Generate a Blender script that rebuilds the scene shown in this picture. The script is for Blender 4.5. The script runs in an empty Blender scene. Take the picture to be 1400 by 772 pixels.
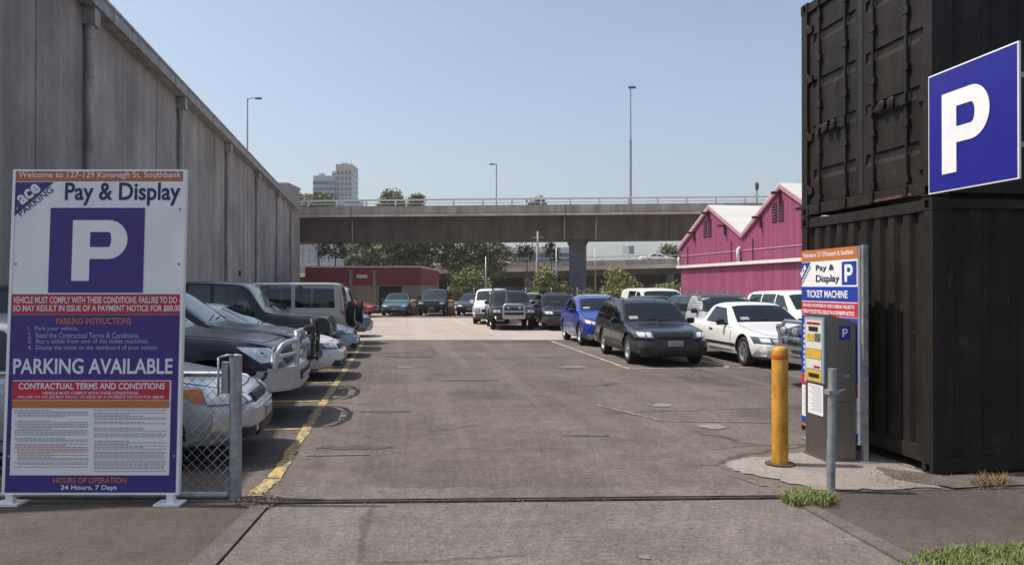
HAZE, SUN, SKY, DUST, OZ, EXPO = 0.0003, 4.0, .145, 3.0, 1.1, 0.25
import bpy, bmesh, math, random
from mathutils import Vector, Matrix
from mathutils.bvhtree import BVHTree
random.seed(7)
scene = bpy.context.scene
COL = scene.collection
R = math.radians
PI = math.pi

# ------------------------------------------------------------------ frame of reference
# world x runs across the car park, world y along it; the camera looks 8 degrees to the right of +y
F_PX, HOR, EYE = 1100.0, 392.0, 1.75
AY = math.atan(155/1100.0)
CA, SA = math.cos(AY), math.sin(AY)
def cam(X, Z, z=0.0):
    return Vector((X*CA + Z*SA, -X*SA + Z*CA, z))
def g(px, py, z=0.0):
    Z = F_PX*EYE/(py-HOR)
    return cam((px-700)/F_PX*Z, Z, z)

# ------------------------------------------------------------------ materials
MATS = {}
def _p(m): return m.node_tree.nodes['Principled BSDF']
def lin(r, g_, b):
    f = lambda c: (c/255/12.92) if c/255 <= .04045 else ((c/255+.055)/1.055)**2.4
    return (f(r), f(g_), f(b))
def mat(name, col, rough=.6, metal=0.0, spec=.5, coat=0.0, var=0.0, vscale=4.0, bump=0.0, bscale=60.0, var2=None, stretch=None, alpha=None):
    if name in MATS: return MATS[name]
    m = bpy.data.materials.new(name); m.use_nodes = True
    nt = m.node_tree; p = _p(m)
    p.inputs['Base Color'].default_value = (*col, 1)
    p.inputs['Roughness'].default_value = rough
    p.inputs['Metallic'].default_value = metal
    p.inputs['Specular IOR Level'].default_value = spec
    if coat:
        p.inputs['Coat Weight'].default_value = coat
        p.inputs['Coat Roughness'].default_value = .04
    if var or bump:
        tc = nt.nodes.new('ShaderNodeTexCoord')
        src = tc.outputs['Object']
        if stretch:
            mp = nt.nodes.new('ShaderNodeMapping'); mp.inputs['Scale'].default_value = stretch
            nt.links.new(src, mp.inputs[0]); src = mp.outputs[0]
    if var:
        n = nt.nodes.new('ShaderNodeTexNoise'); n.inputs['Scale'].default_value = vscale; n.inputs['Detail'].default_value = 6
        n.inputs['Roughness'].default_value = .65
        nt.links.new(src, n.inputs['Vector'])
        cr = nt.nodes.new('ShaderNodeValToRGB')
        cr.color_ramp.elements[0].position = .32; cr.color_ramp.elements[1].position = .68
        lo = var2 if var2 else tuple(c*(1-var) for c in col)
        hi = tuple(min(1, c*(1+var*.6)) for c in col)
        cr.color_ramp.elements[0].color = (*lo, 1); cr.color_ramp.elements[1].color = (*hi, 1)
        nt.links.new(n.outputs['Fac'], cr.inputs[0]); nt.links.new(cr.outputs[0], p.inputs['Base Color'])
    if bump:
        n2 = nt.nodes.new('ShaderNodeTexNoise'); n2.inputs['Scale'].default_value = bscale; n2.inputs['Detail'].default_value = 4
        nt.links.new(src, n2.inputs['Vector'])
        b = nt.nodes.new('ShaderNodeBump'); b.inputs['Strength'].default_value = bump; b.inputs['Distance'].default_value = .02
        nt.links.new(n2.outputs['Fac'], b.inputs['Height']); nt.links.new(b.outputs[0], p.inputs['Normal'])
    MATS[name] = m
    return m

def paint(name, col, rough=.28, metal=0.0):
    """car paint with a film of road dust"""
    if name in MATS: return MATS[name]
    dk = max(col) < .05
    m = mat(name, col, rough, metal, .3 if dk else .5, coat=.28 if dk else .45)
    nt = m.node_tree; p = _p(m)
    tc = nt.nodes.new('ShaderNodeTexCoord')
    n = nt.nodes.new('ShaderNodeTexNoise'); n.inputs['Scale'].default_value = 3.0; n.inputs['Detail'].default_value = 8; n.inputs['Roughness'].default_value = .7
    nt.links.new(tc.outputs['Object'], n.inputs['Vector'])
    cr = nt.nodes.new('ShaderNodeValToRGB'); cr.color_ramp.elements[0].position = .42; cr.color_ramp.elements[1].position = .8
    cr.color_ramp.elements[0].color = (0,0,0,1); k_ = .10 if max(col) < .1 else .2; cr.color_ramp.elements[1].color = (k_,k_,k_,1)
    mx = nt.nodes.new('ShaderNodeMix'); mx.data_type = 'RGBA'
    mx.inputs['A'].default_value = (*col, 1); mx.inputs['B'].default_value = (.22,.19,.16,1)
    nt.links.new(n.outputs['Fac'], cr.inputs[0]); nt.links.new(cr.outputs[0], mx.inputs['Factor'])
    nt.links.new(mx.outputs['Result'], p.inputs['Base Color'])
    rr = nt.nodes.new('ShaderNodeMapRange'); rr.inputs['From Min'].default_value = .35; rr.inputs['From Max'].default_value = .75
    rr.inputs['To Min'].default_value = .02; rr.inputs['To Max'].default_value = .16
    nt.links.new(n.outputs['Fac'], rr.inputs['Value']); nt.links.new(rr.outputs[0], p.inputs['Coat Roughness'])
    return m

def ground_mat(name, c1, c2, speck=.35, big=.35, streak=None, cracks=0.0, bump=.35, patch=None):
    """worn paving: broad stains, grit, faint wheel streaks, hairline cracks"""
    m = bpy.data.materials.new(name); m.use_nodes = True; MATS[name] = m
    nt = m.node_tree; p = _p(m); N = nt.nodes.new; Lk = nt.links.new
    p.inputs['Roughness'].default_value = .9; p.inputs['Specular IOR Level'].default_value = .25
    tc = N('ShaderNodeTexCoord'); src = tc.outputs['Object']
    def noise(scale, detail=6, rough=.6, vec=None):
        n = N('ShaderNodeTexNoise'); n.inputs['Scale'].default_value = scale; n.inputs['Detail'].default_value = detail
        n.inputs['Roughness'].default_value = rough; Lk(vec or src, n.inputs['Vector']); return n.outputs['Fac']
    def ramp(fac, a, b, ca=(0,0,0,1), cb=(1,1,1,1)):
        r = N('ShaderNodeValToRGB'); r.color_ramp.elements[0].position = a; r.color_ramp.elements[1].position = b
        r.color_ramp.elements[0].color = ca; r.color_ramp.elements[1].color = cb; Lk(fac, r.inputs[0]); return r.outputs[0]
    def mix(f, a, b, mode='MIX'):
        x = N('ShaderNodeMix'); x.data_type = 'RGBA'; x.blend_type = mode
        if isinstance(f, float): x.inputs['Factor'].default_value = f
        else: Lk(f, x.inputs['Factor'])
        for k, v in (('A', a), ('B', b)):
            if isinstance(v, tuple): x.inputs[k].default_value = (*v[:3], 1)
            else: Lk(v, x.inputs[k])
        return x.outputs['Result']
    col = mix(ramp(noise(.55, 8, .62), .36, .66), c1, c2)
    if patch:
        col = mix(ramp(noise(.22, 3, .5), .56, .62), col, patch)
    if streak:
        mp = N('ShaderNodeMapping'); mp.inputs['Scale'].default_value = (1.6, .07, 1); Lk(src, mp.inputs[0])
        col = mix(ramp(noise(1.0, 5, .6, mp.outputs[0]), .48, .7, (0,0,0,1), (.55,.55,.55,1)), col, streak)
    g1 = ramp(noise(45, 3, .7), .3, .7, (1-speck,)*3+(1,), (1+speck*.6,)*3+(1,))
    col = mix(1.0, col, g1, 'MULTIPLY')
    g2 = ramp(noise(3.2, 7, .7), .3, .7, (1-big*.5,)*3+(1,), (1+big*.35,)*3+(1,))
    col = mix(1.0, col, g2, 'MULTIPLY')
    g3 = ramp(noise(13, 5, .75), .34, .7, (1-speck*.55,)*3+(1,), (1+speck*.75,)*3+(1,))
    col = mix(1.0, col, g3, 'MULTIPLY')
    # dark and pale grit
    v = N('ShaderNodeTexVoronoi'); v.inputs['Scale'].default_value = 38; Lk(src, v.inputs['Vector'])
    col = mix(ramp(v.outputs['Distance'], .06, .13, (.55,.55,.55,1), (0,0,0,1)), col, tuple(c*1.9 for c in c2))
    if cracks:
        wv = N('ShaderNodeTexNoise'); wv.inputs['Scale'].default_value = 2.2; wv.inputs['Detail'].default_value = 4; Lk(src, wv.inputs['Vector'])
        ad = N('ShaderNodeMix'); ad.data_type = 'VECTOR'; ad.inputs['Factor'].default_value = .22
        Lk(src, ad.inputs['A']); Lk(wv.outputs['Color'], ad.inputs['B'])
        vo = N('ShaderNodeTexVoronoi'); vo.feature = 'DISTANCE_TO_EDGE'; vo.inputs['Scale'].default_value = .42
        Lk(ad.outputs['Result'], vo.inputs['Vector'])
        ck = ramp(vo.outputs['Distance'], .003, .011, (1,1,1,1), (0,0,0,1))
        msk = ramp(noise(.3, 2), .5, .56)
        ckm = mix(1.0, ck, msk, 'MULTIPLY')
        sc = N('ShaderNodeMath'); sc.operation = 'MULTIPLY'; sc.inputs[1].default_value = cracks
        Lk(ckm, sc.inputs[0])
        col = mix(sc.outputs[0], col, tuple(c*.3 for c in c1))
    Lk(col, p.inputs['Base Color'])
    b = N('ShaderNodeBump'); b.inputs['Strength'].default_value = bump; b.inputs['Distance'].default_value = .012
    Lk(noise(55, 4, .7), b.inputs['Height']); Lk(b.outputs[0], p.inputs['Normal'])
    return m

# ------------------------------------------------------------------ mesh builder
class MB:
    def __init__(self): self.v = []; self.f = []; self.mi = []; self.sm = []
    def add(self, vs, fs, mi=0, smooth=False, M=None):
        o = len(self.v)
        for p in vs:
            p = Vector(p)
            self.v.append(tuple(M @ p) if M else tuple(p))
        for f in fs: self.f.append([i+o for i in f]); self.mi.append(mi); self.sm.append(smooth)
        return self
    def box(self, c, s, mi=0, M=None, rot=None):
        x, y, z = s[0]/2, s[1]/2, s[2]/2
        vs = [Vector((a*x, b*y, d*z)) for a in (-1,1) for b in (-1,1) for d in (-1,1)]
        if rot: 
            E = Matrix.Rotation(rot[2],3,'Z') @ Matrix.Rotation(rot[1],3,'Y') @ Matrix.Rotation(rot[0],3,'X')
            vs = [E @ v for v in vs]
        vs = [v + Vector(c) for v in vs]
        return self.add(vs, [(0,1,3,2),(4,6,7,5),(0,4,5,1),(2,3,7,6),(0,2,6,4),(1,5,7,3)], mi, False, M)
    def bx(self, x0, x1, y0, y1, z0, z1, mi=0, M=None):
        return self.box(((x0+x1)/2,(y0+y1)/2,(z0+z1)/2), (x1-x0,y1-y0,z1-z0), mi, M)
    def tube(self, pts, r, n=8, mi=0, M=None, closed=False, r2=None, cap=True):
        pts = [Vector(p) for p in pts]; m = len(pts); vs = []; fs = []
        prev = None
        for i, p in enumerate(pts):
            if closed: d = pts[(i+1) % m] - pts[i-1]
            else: d = pts[min(i+1, m-1)] - pts[max(i-1, 0)]
            d.normalize()
            if prev is None:
                a = Vector((0,0,1)) if abs(d.z) < .9 else Vector((1,0,0))
                u = d.cross(a).normalized()
            else:
                u = (prev - d*prev.dot(d)).normalized()
            prev = u; w = d.cross(u)
            rr = r if r2 is None else r + (r2-r)*i/(m-1)
            for k in range(n):
                t = 2*PI*k/n
                vs.append(p + (u*math.cos(t) + w*math.sin(t))*rr)
        rng = m if closed else m-1
        for i in range(rng):
            for k in range(n):
                a = i*n+k; b = i*n+(k+1) % n; j = ((i+1) % m)*n
                fs.append((a, b, j+(k+1) % n, j+k))
        self.add(vs, fs, mi, True, M)
        if not closed and cap:
            self.add(vs[:n], [tuple(range(n))[::-1]], mi, False, M); self.add(vs[-n:], [tuple(range(n))], mi, False, M)
        return self
    def lathe(self, prof, n=24, mi=0, axis='Z', c=(0,0,0), smooth=True, M=None):
        vs = []; fs = []; m = len(prof)
        for k in range(n):
            t = 2*PI*k/n; a, b = math.cos(t), math.sin(t)
            for r, h in prof:
                if axis == 'Z': p = (r*a, r*b, h)
                else: p = (h, r*a, r*b)
                vs.append(Vector(p)+Vector(c))
        for k in range(n):
            for i in range(m-1):
                a = k*m+i; b = ((k+1) % n)*m+i
                fs.append((a, b, b+1, a+1))
        return self.add(vs, fs, mi, smooth, M)
    def prism(self, poly, h0, h1, axis='Z', mi=0, M=None, mi_side=None):
        """polygon extruded along an axis: Z -> (x,y); Y -> (x,z); X -> (y,z)"""
        n = len(poly)
        def P(a, b, h): return {'Z': (a,b,h), 'Y': (a,h,b), 'X': (h,a,b)}[axis]
        vs = [P(a,b,h0) for a,b in poly] + [P(a,b,h1) for a,b in poly]
        self.add(vs, [tuple(range(n))[::-1], tuple(range(n, 2*n))], mi, False, M)
        self.add(vs, [(i, (i+1) % n, n+(i+1) % n, n+i) for i in range(n)], mi if mi_side is None else mi_side, False, M)
        return self
    def sbox(self, c, s, e=.35, mi=0, nu=14, nv=10, M=None, rot=None):
        """rounded block (superellipsoid)"""
        vs = []; fs = []
        sg = lambda a: math.copysign(abs(a)**e, a)
        for j in range(nv+1):
            ph = -PI/2 + PI*j/nv
            for i in range(nu):
                th = 2*PI*i/nu
                vs.append(Vector((sg(math.cos(ph))*sg(math.cos(th))*s[0]/2, sg(math.cos(ph))*sg(math.sin(th))*s[1]/2, sg(math.sin(ph))*s[2]/2)))
        if rot:
            E = Matrix.Rotation(rot[2],3,'Z') @ Matrix.Rotation(rot[1],3,'Y') @ Matrix.Rotation(rot[0],3,'X')
            vs = [E @ v for v in vs]
        vs = [v+Vector(c) for v in vs]
        for j in range(nv):
            for i in range(nu):
                fs.append((j*nu+i, j*nu+(i+1) % nu, (j+1)*nu+(i+1) % nu, (j+1)*nu+i))
        return self.add(vs, fs, mi, True, M)
    def mesh(self, name, mats, sharp=None, fix=True):
        me = bpy.data.meshes.new(name)
        me.from_pydata(self.v, [], self.f)
        for m in (mats if isinstance(mats, (list, tuple)) else [mats]): me.materials.append(m)
        me.polygons.foreach_set('material_index', self.mi)
        me.polygons.foreach_set('use_smooth', self.sm)
        me.update()
        if fix:
            bm = bmesh.new(); bm.from_mesh(me)
            bmesh.ops.remove_doubles(bm, verts=bm.verts, dist=1e-5)
            bmesh.ops.recalc_face_normals(bm, faces=bm.faces); bm.to_mesh(me); bm.free()
        if sharp: me.set_sharp_from_angle(angle=R(sharp))
        return me
    def build(self, name, mats, parent=None, loc=(0,0,0), rot=(0,0,0), sharp=None, fix=True):
        return link(name, self.mesh(name, mats, sharp, fix), parent, loc, rot)

def link(name, me, parent=None, loc=(0,0,0), rot=(0,0,0)):
    o = bpy.data.objects.new(name, me); COL.objects.link(o)
    o.location = loc; o.rotation_euler = rot
    if parent: o.parent = parent
    return o
def tag(o, label=None, cat=None, group=None, kind=None):
    if label: o['label'] = label
    if cat: o['category'] = cat
    if group: o['group'] = group
    if kind: o['kind'] = kind
    return o
def thing(name, label, cat, loc=(0,0,0), rz=0, group=None):
    o = link(name, None, None, loc, (0,0,rz)); o.empty_display_size = .2
    return tag(o, label, cat, group)
def sheet(name, pts, z, m, label=None, n=1):
    mb = MB(); mb.add([(p[0], p[1], z) for p in pts], [tuple(range(len(pts)))])
    o = mb.build(name, m, fix=False)
    me = o.data
    if me.polygons[0].normal.z < 0: me.flip_normals()
    tag(o, label, None, None, 'structure'); return o

FONTC = {}
def text_mesh(s, bold=0.0):
    cu = bpy.data.curves.new('t', 'FONT'); cu.body = s; cu.offset = bold; cu.resolution_u = 4
    ob = bpy.data.objects.new('t', cu); COL.objects.link(ob)
    me = bpy.data.meshes.new_from_object(ob)
    bpy.data.objects.remove(ob); bpy.data.curves.remove(cu)
    return me
def lettering(name, s, box, y, m, parent, bold=0.02, loc=(0,0,0), rotm=None):
    """flat letters fitted in box=(x0,x1,z0,z1) on a plane facing -y"""
    me = text_mesh(s, bold); vs = [v.co.copy() for v in me.vertices]
    x0 = min(v.x for v in vs); x1 = max(v.x for v in vs); y0 = min(v.y for v in vs); y1 = max(v.y for v in vs)
    sx = (box[1]-box[0])/(x1-x0); sz = (box[3]-box[2])/(y1-y0)
    for v, c in zip(me.vertices, vs):
        p = Vector(((c.x-x0)*sx+box[0], y, (c.y-y0)*sz+box[2]))
        v.co = (rotm @ p) if rotm else p
    me.materials.clear(); me.materials.append(m); me.update()
    return link(name, me, parent, loc)

def letter_p(box, y, m, parent, sw=.32, bowl=.64, bar=.205):
    """a bold sans letter P drawn as stem, two bars and a round bowl"""
    x0, x1, z0, z1 = box; w, h = x1-x0, z1-z0; s = w*sw; b = h*bowl; t = h*bar*.95
    zb = z1-b; ro = b/2; ri = ro-t; cx = x1-ro*.98; cz = z1-ro; kx = .98; n = 22
    mb = MB(); e = 0
    mb.add([(x0,y,z0),(x0+s,y,z0),(x0+s,y,z1),(x0,y,z1)], [(0,1,2,3)])
    mb.add([(x0+s,y,z1-t),(cx,y,z1-t),(cx,y,z1),(x0+s,y,z1)], [(0,1,2,3)])
    mb.add([(x0+s,y,zb),(cx,y,zb),(cx,y,zb+t),(x0+s,y,zb+t)], [(0,1,2,3)])
    vs = []
    rx = (x1-cx); rxi = rx-s*.92
    for k in range(n+1):
        a = -PI/2+PI*k/n
        vs += [(cx+rx*math.cos(a), y, cz+ro*math.sin(a)), (cx+max(rxi,.01)*math.cos(a), y, cz+ri*math.sin(a))]
    mb.add(vs, [(2*k,2*k+2,2*k+3,2*k+1) for k in range(n)])
    o = mb.build('letter_p', m, parent)
    for pl in o.data.polygons: pass
    return o
# ------------------------------------------------------------------ shared materials
M_GLASS = mat('car_glass', (.008,.018,.019), .03, 0, .6)
def clear_glass(name, tint):
    m = bpy.data.materials.new(name); m.use_nodes = True; nt = m.node_tree; nt.nodes.remove(nt.nodes['Principled BSDF'])
    t = nt.nodes.new('ShaderNodeBsdfTransparent'); t.inputs[0].default_value = (*tint,1)
    g_ = nt.nodes.new('ShaderNodeBsdfGlossy'); g_.inputs['Roughness'].default_value = .02; g_.inputs['Color'].default_value = (.95,1,1,1)
    f = nt.nodes.new('ShaderNodeFresnel'); f.inputs['IOR'].default_value = 1.65
    x = nt.nodes.new('ShaderNodeMixShader'); nt.links.new(f.outputs[0], x.inputs[0]); nt.links.new(t.outputs[0], x.inputs[1]); nt.links.new(g_.outputs[0], x.inputs[2])
    nt.links.new(x.outputs[0], nt.nodes['Material Output'].inputs['Surface']); return m
M_CLEAR = clear_glass('clear_car_glass', (.50,.58,.56)); M_CLEARD = clear_glass('tinted_clear_glass', (.30,.34,.34))
M_SEAT = mat('seat_fabric', (.05,.05,.055), .9, 0, .2, var=.3, vscale=10)
M_DASH = mat('dashboard', (.03,.03,.03), .7, 0, .3)
M_LENSB = mat('bright_lens', (.70,.72,.74), .08, .2, .7, var=.35, vscale=10)
M_BEZEL = mat('lamp_bezel', (.10,.11,.12), .12, .3, .8)
M_GLASS2 = mat('tinted_glass', (.006,.007,.008), .04, 0, .5)
M_RUB = mat('tyre_rubber', (.018,.017,.016), .85, 0, .3, var=.3, vscale=12)
M_TRIM = mat('black_trim', (.02,.02,.021), .55, 0, .4, var=.3, vscale=8)
M_UNDER = mat('underbody', (.01,.01,.01), .9)
M_ALLOY = mat('alloy', (.55,.55,.56), .32, .85, .5, var=.2, vscale=15)
M_CHROME = mat('polished_alloy', (.72,.72,.73), .22, .95, .5, var=.15, vscale=10)
M_STEELBAR = mat('dull_silver_bar', (.5,.49,.48), .4, .7, .5, var=.2, vscale=8)
M_LENS = mat('lamp_lens', (.40,.43,.46), .08, .3, .7, var=.75, vscale=11)
M_AMBER = mat('amber_lens', (.62,.17,.03), .15, 0, .6)
M_RED = mat('red_lens', (.35,.015,.012), .12, 0, .6)
M_PLATE = mat('plate_white', (.36,.36,.34), .5, var=.5, vscale=16)
M_GALV = mat('galvanised_steel', (.36,.37,.38), .5, .6, .5, var=.35, vscale=9, bump=.15, bscale=40)
M_DKCLAD = mat('dark_cladding', (.055,.056,.058), .6, 0, .35, var=.3, vscale=6)
M_GREYP = mat('grey_plastic', (.12,.12,.125), .6, 0, .4, var=.2, vscale=6)
# ------------------------------------------------------------------ vehicles
def interp(tab, y):
    if y <= tab[0][0]: return tab[0][1]
    for (a, b), (c, d) in zip(tab, tab[1:]):
        if y <= c: return b + (d-b)*(y-a)/(c-a) if c > a else d
    return tab[-1][1]
def smooth(tab, y, h=.05):
    y0, y1 = tab[0][0], tab[-1][0]
    hh = min(h, max(.004, y-y0), max(.004, y1-y))
    return sum(interp(tab, y+hh*k) for k in (-1,-.5,0,.5,1))/5

class Shape:
    """a vehicle's outer skin; y runs back from the nose, x across, z up"""
    def __init__(self, d):
        self.d = d; self.L = d['L']; self.W = d['W']; self.hw = d['W']/2
        self.H = max(z for _, z in d['top'])
        self.zb = d.get('zb', .2)
    def zt(self, y): return smooth(self.d['top'], y, .06)
    def zs(self, y): return min(smooth(self.d['sh'], y, .12), self.zt(y)-.03)
    def w(self, y):
        rf, rr = self.d.get('rf', .55), self.d.get('rr', .45); f = 1.0
        af, ar = self.d.get('af', .15), self.d.get('ar', .1)
        if y < rf: f -= af*(1-math.sqrt(max(0, 1-(1-y/rf)**2)))
        k = self.L-y
        if k < rr: f -= ar*(1-math.sqrt(max(0, 1-(1-k/rr)**2)))
        return self.hw*f
    def s(self, y):
        ref = self.H - interp(self.d['sh'], self.L*.5) - .06
        return max(0, min(1, (self.zt(y)-self.zs(y)-.06)/ref))
    def we(self, y):
        s = self.s(y); w = self.w(y)
        return min(w*.945, w*.90*(1-s) + min(self.d['roofw']*self.hw, w*.93)*s)
    def ze(self, y):
        s = self.s(y); zt = self.zt(y)
        return max(self.zs(y)+.008, zt-(.02*(1-s)+self.d.get('rc', .065)*s))
    def zbot(self, y):
        k = min(y, self.L-y); b = self.zb
        if k < .5: b += self.d.get('kick', .07)*(1-k/.5)**2
        return b
    def section(self, y):
        w, zs, zb, zt, we, ze = self.w(y), self.zs(y), self.zbot(y), self.zt(y), self.we(y), self.ze(y)
        h = zs-zb; s = self.s(y); x7 = w*.945
        P = [(0,zb),(.8*w,zb),(.93*w,zb+.03),(.985*w,zb+min(.14,h*.3)),(w,zb+.45*h),(w*.996,zb+.72*h),(w*.978,zs-.045),(x7,zs)]
        for k in (.33,.66): P.append((x7+(we-x7)*k+.022*s*math.sin(PI*k), zs+(ze-zs)*k))
        P += [(we,ze),(we*.9,ze+.5*(zt-ze)),(we*.72,ze+.8*(zt-ze)),(we*.36,ze+.96*(zt-ze)),(0,zt)]
        return P
    def body(self, clad=None):
        ys = set([0, self.L])
        y = .0
        while y < self.L: ys.add(round(y, 3)); y += .03 if (y < .35 or y > self.L-.35) else .085
        for a, _ in self.d['top']: ys.add(round(a, 3))
        ys = sorted(ys); mb = MB(); rings = []; 
        for y in ys:
            P = self.section(y)
            rings.append([(x, y, z) for x, z in P] + [(-x, y, z) for x, z in P[-2:0:-1]])
        n = len(rings[0]); m = len(self.section(ys[0]))
        vs = [p for r in rings for p in r]; 
        fa, fb, fc = [], [], []
        for i in range(len(ys)-1):
            for k in range(n):
                a = i*n+k; b = i*n+(k+1) % n
                q = (a, a+n, b+n, b)
                kk = k if k < m-1 else n-1-k
                zc = sum(vs[j][2] for j in q)/4
                if kk <= 1: fb.append(q)
                elif clad and zc < clad: fc.append(q)
                else: fa.append(q)
        mb.add(vs, fa, 0, True); mb.add(vs, fb, 1, True); mb.add(vs, fc, 2, True)
        for r, y, sgn in ((rings[0], 0, -1), (rings[-1], self.L, 1)):
            zc = sum(p[2] for p in r)/n; B = self.d.get('bulge', .06); prev = list(r)
            for f in (.97,.88,.7,.4):
                cur = [(q[0]*f, y+sgn*B*(1-f**2.2), zc+(q[2]-zc)*(f*.35+.65*min(1,f+.12))) for q in r]
                mb.add(prev+cur, [(k, (k+1) % n, n+(k+1) % n, n+k) for k in range(n)], 0, True); prev = cur
            mb.add(prev, [tuple(range(n))], 0, True)
        return mb

def project_panel(bvh, axis, P, n, m, off, thick, sgn=1):
    """a patch P(s,t) laid on the skin, lifted by off and given a thickness"""
    pts = []
    for j in range(m+1):
        for i in range(n+1):
            a, b = P(i/n, j/m)
            if axis == 'side': o, d = Vector((3*sgn, a, b)), Vector((-sgn,0,0))
            elif axis == 'front': o, d = Vector((a, -3, b)), Vector((0,1,0))
            elif axis == 'back': o, d = Vector((a, 12, b)), Vector((0,-1,0))
            else: o, d = Vector((a, b, 5)), Vector((0,0,-1))
            hit, nrm, _, _ = bvh.ray_cast(o, d)
            if hit is None:
                q = Vector((a, 0, b)) if axis == 'front' else (Vector((a, 9, b)) if axis == 'back' else Vector((sgn*.8, a, b)))
                hit, nrm, _, _ = bvh.find_nearest(q)
            if nrm.dot(d) > 0: nrm = -nrm
            pts.append((hit, nrm, d))
    top = [p + nn*off for p, nn, d in pts]; bot = [p - nn*thick for p, nn, d in pts]
    N = len(top); W = n+1
    mb = MB(); fs = []
    for j in range(m):
        for i in range(n):
            a = j*W+i; fs.append((a, a+1, a+W+1, a+W))
    mb.add(top, fs, 0, True)
    ring = [i for i in range(n+1)] + [j*W+n for j in range(1, m+1)] + [m*W+i for i in range(n-1, -1, -1)] + [j*W for j in range(m-1, 0, -1)]
    vs = [top[i] for i in ring] + [bot[i] for i in ring]; k = len(ring)
    mb.add(vs, [(i, (i+1) % k, k+(i+1) % k, k+i) for i in range(k)], 0, False)
    mb.sm = mb.sm
    return mb

def solid_patch(bvh, axis, P, n, m, up, dn, sgn):
    """closed slab following the skin, used to cut a window opening"""
    mb0 = project_panel(bvh, axis, P, n, m, up, dn, sgn)
    N = (n+1)*(m+1); W = n+1; top = [Vector(v) for v in mb0.v[:N]]
    a = project_panel(bvh, axis, P, n, m, -dn, 0, sgn); bot = [Vector(v) for v in a.v[:N]]
    mb = MB(); fs = []
    for j in range(m):
        for i in range(n):
            q = j*W+i; fs.append((q, q+1, q+W+1, q+W)); fs.append((N+q, N+q+W, N+q+W+1, N+q+1))
    ring = [i for i in range(n+1)] + [j*W+n for j in range(1, m+1)] + [m*W+i for i in range(n-1, -1, -1)] + [j*W for j in range(m-1, 0, -1)]
    k = len(ring)
    for i in range(k): fs.append((ring[i], N+ring[i], N+ring[(i+1) % k], ring[(i+1) % k]))
    mb.add(top+bot, fs, 1); return mb
def quad(bl, br, tr, tl):
    def P(s, t):
        a = [bl[i]*(1-s)+br[i]*s for i in (0,1)]; b = [tl[i]*(1-s)+tr[i]*s for i in (0,1)]
        return a[0]*(1-t)+b[0]*t, a[1]*(1-t)+b[1]*t
    return P

WHEELS = {}
def wheel_meshes(r, style, rimmat):
    key = (round(r,3), style, rimmat.name)
    if key in WHEELS: return WHEELS[key]
    wd = .105; ri = r*.64
    t = MB()
    t.lathe([(ri,-wd*.8),(r*.8,-wd),(r*.93,-wd*.95),(r*.985,-wd*.72),(r,-wd*.4),(r,wd*.4),(r*.985,wd*.72),(r*.93,wd*.95),(r*.8,wd),(ri,wd*.8)], 36, axis='X')
    t.lathe([(ri*1.0,wd*.2),(.02,wd*.2)], 24, 0, 'X'); t.lathe([(ri*1.0,-wd*.2),(.02,-wd*.2)], 24, 0, 'X')
    me_t = t.mesh('wheel', [M_RUB], 50)
    q = MB()
    for s in (1,-1):
        q.lathe([(ri*1.03,s*wd*.84),(ri*.93,s*wd*.9),(ri*.88,s*wd*.6),(ri*.86,s*wd*.25)], 30, 0, 'X')
        q.lathe([(0.0,s*wd*.8),(ri*.2,s*wd*.78),(ri*.26,s*wd*.55)], 14, 0, 'X')
        n = {'five':5,'six':6,'seven':7,'steel':12}[style]
        for k in range(n):
            a = 2*PI*k/n
            wsp = ri*(.17 if n < 10 else .26)
            for y0, y1, w0, w1 in ((ri*.15, ri*.92, wsp, wsp*(.8 if n < 10 else 1.5)),):
                vs = []
                for xx in (s*wd*.5, s*wd*.74):
                    for yy, ww in ((y0,w0),(y1,w1)):
                        vs += [(xx, yy, -ww), (xx, yy, ww)]
                M = Matrix.Rotation(a, 4, 'X')
                q.add(vs, [(0,1,3,2),(4,6,7,5),(0,4,5,1),(2,3,7,6),(0,2,6,4),(1,5,7,3)], 0, False, M)
    me_r = q.mesh('rim', [rimmat], 40)
    WHEELS[key] = (me_t, me_r)
    return WHEELS[key]

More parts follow.
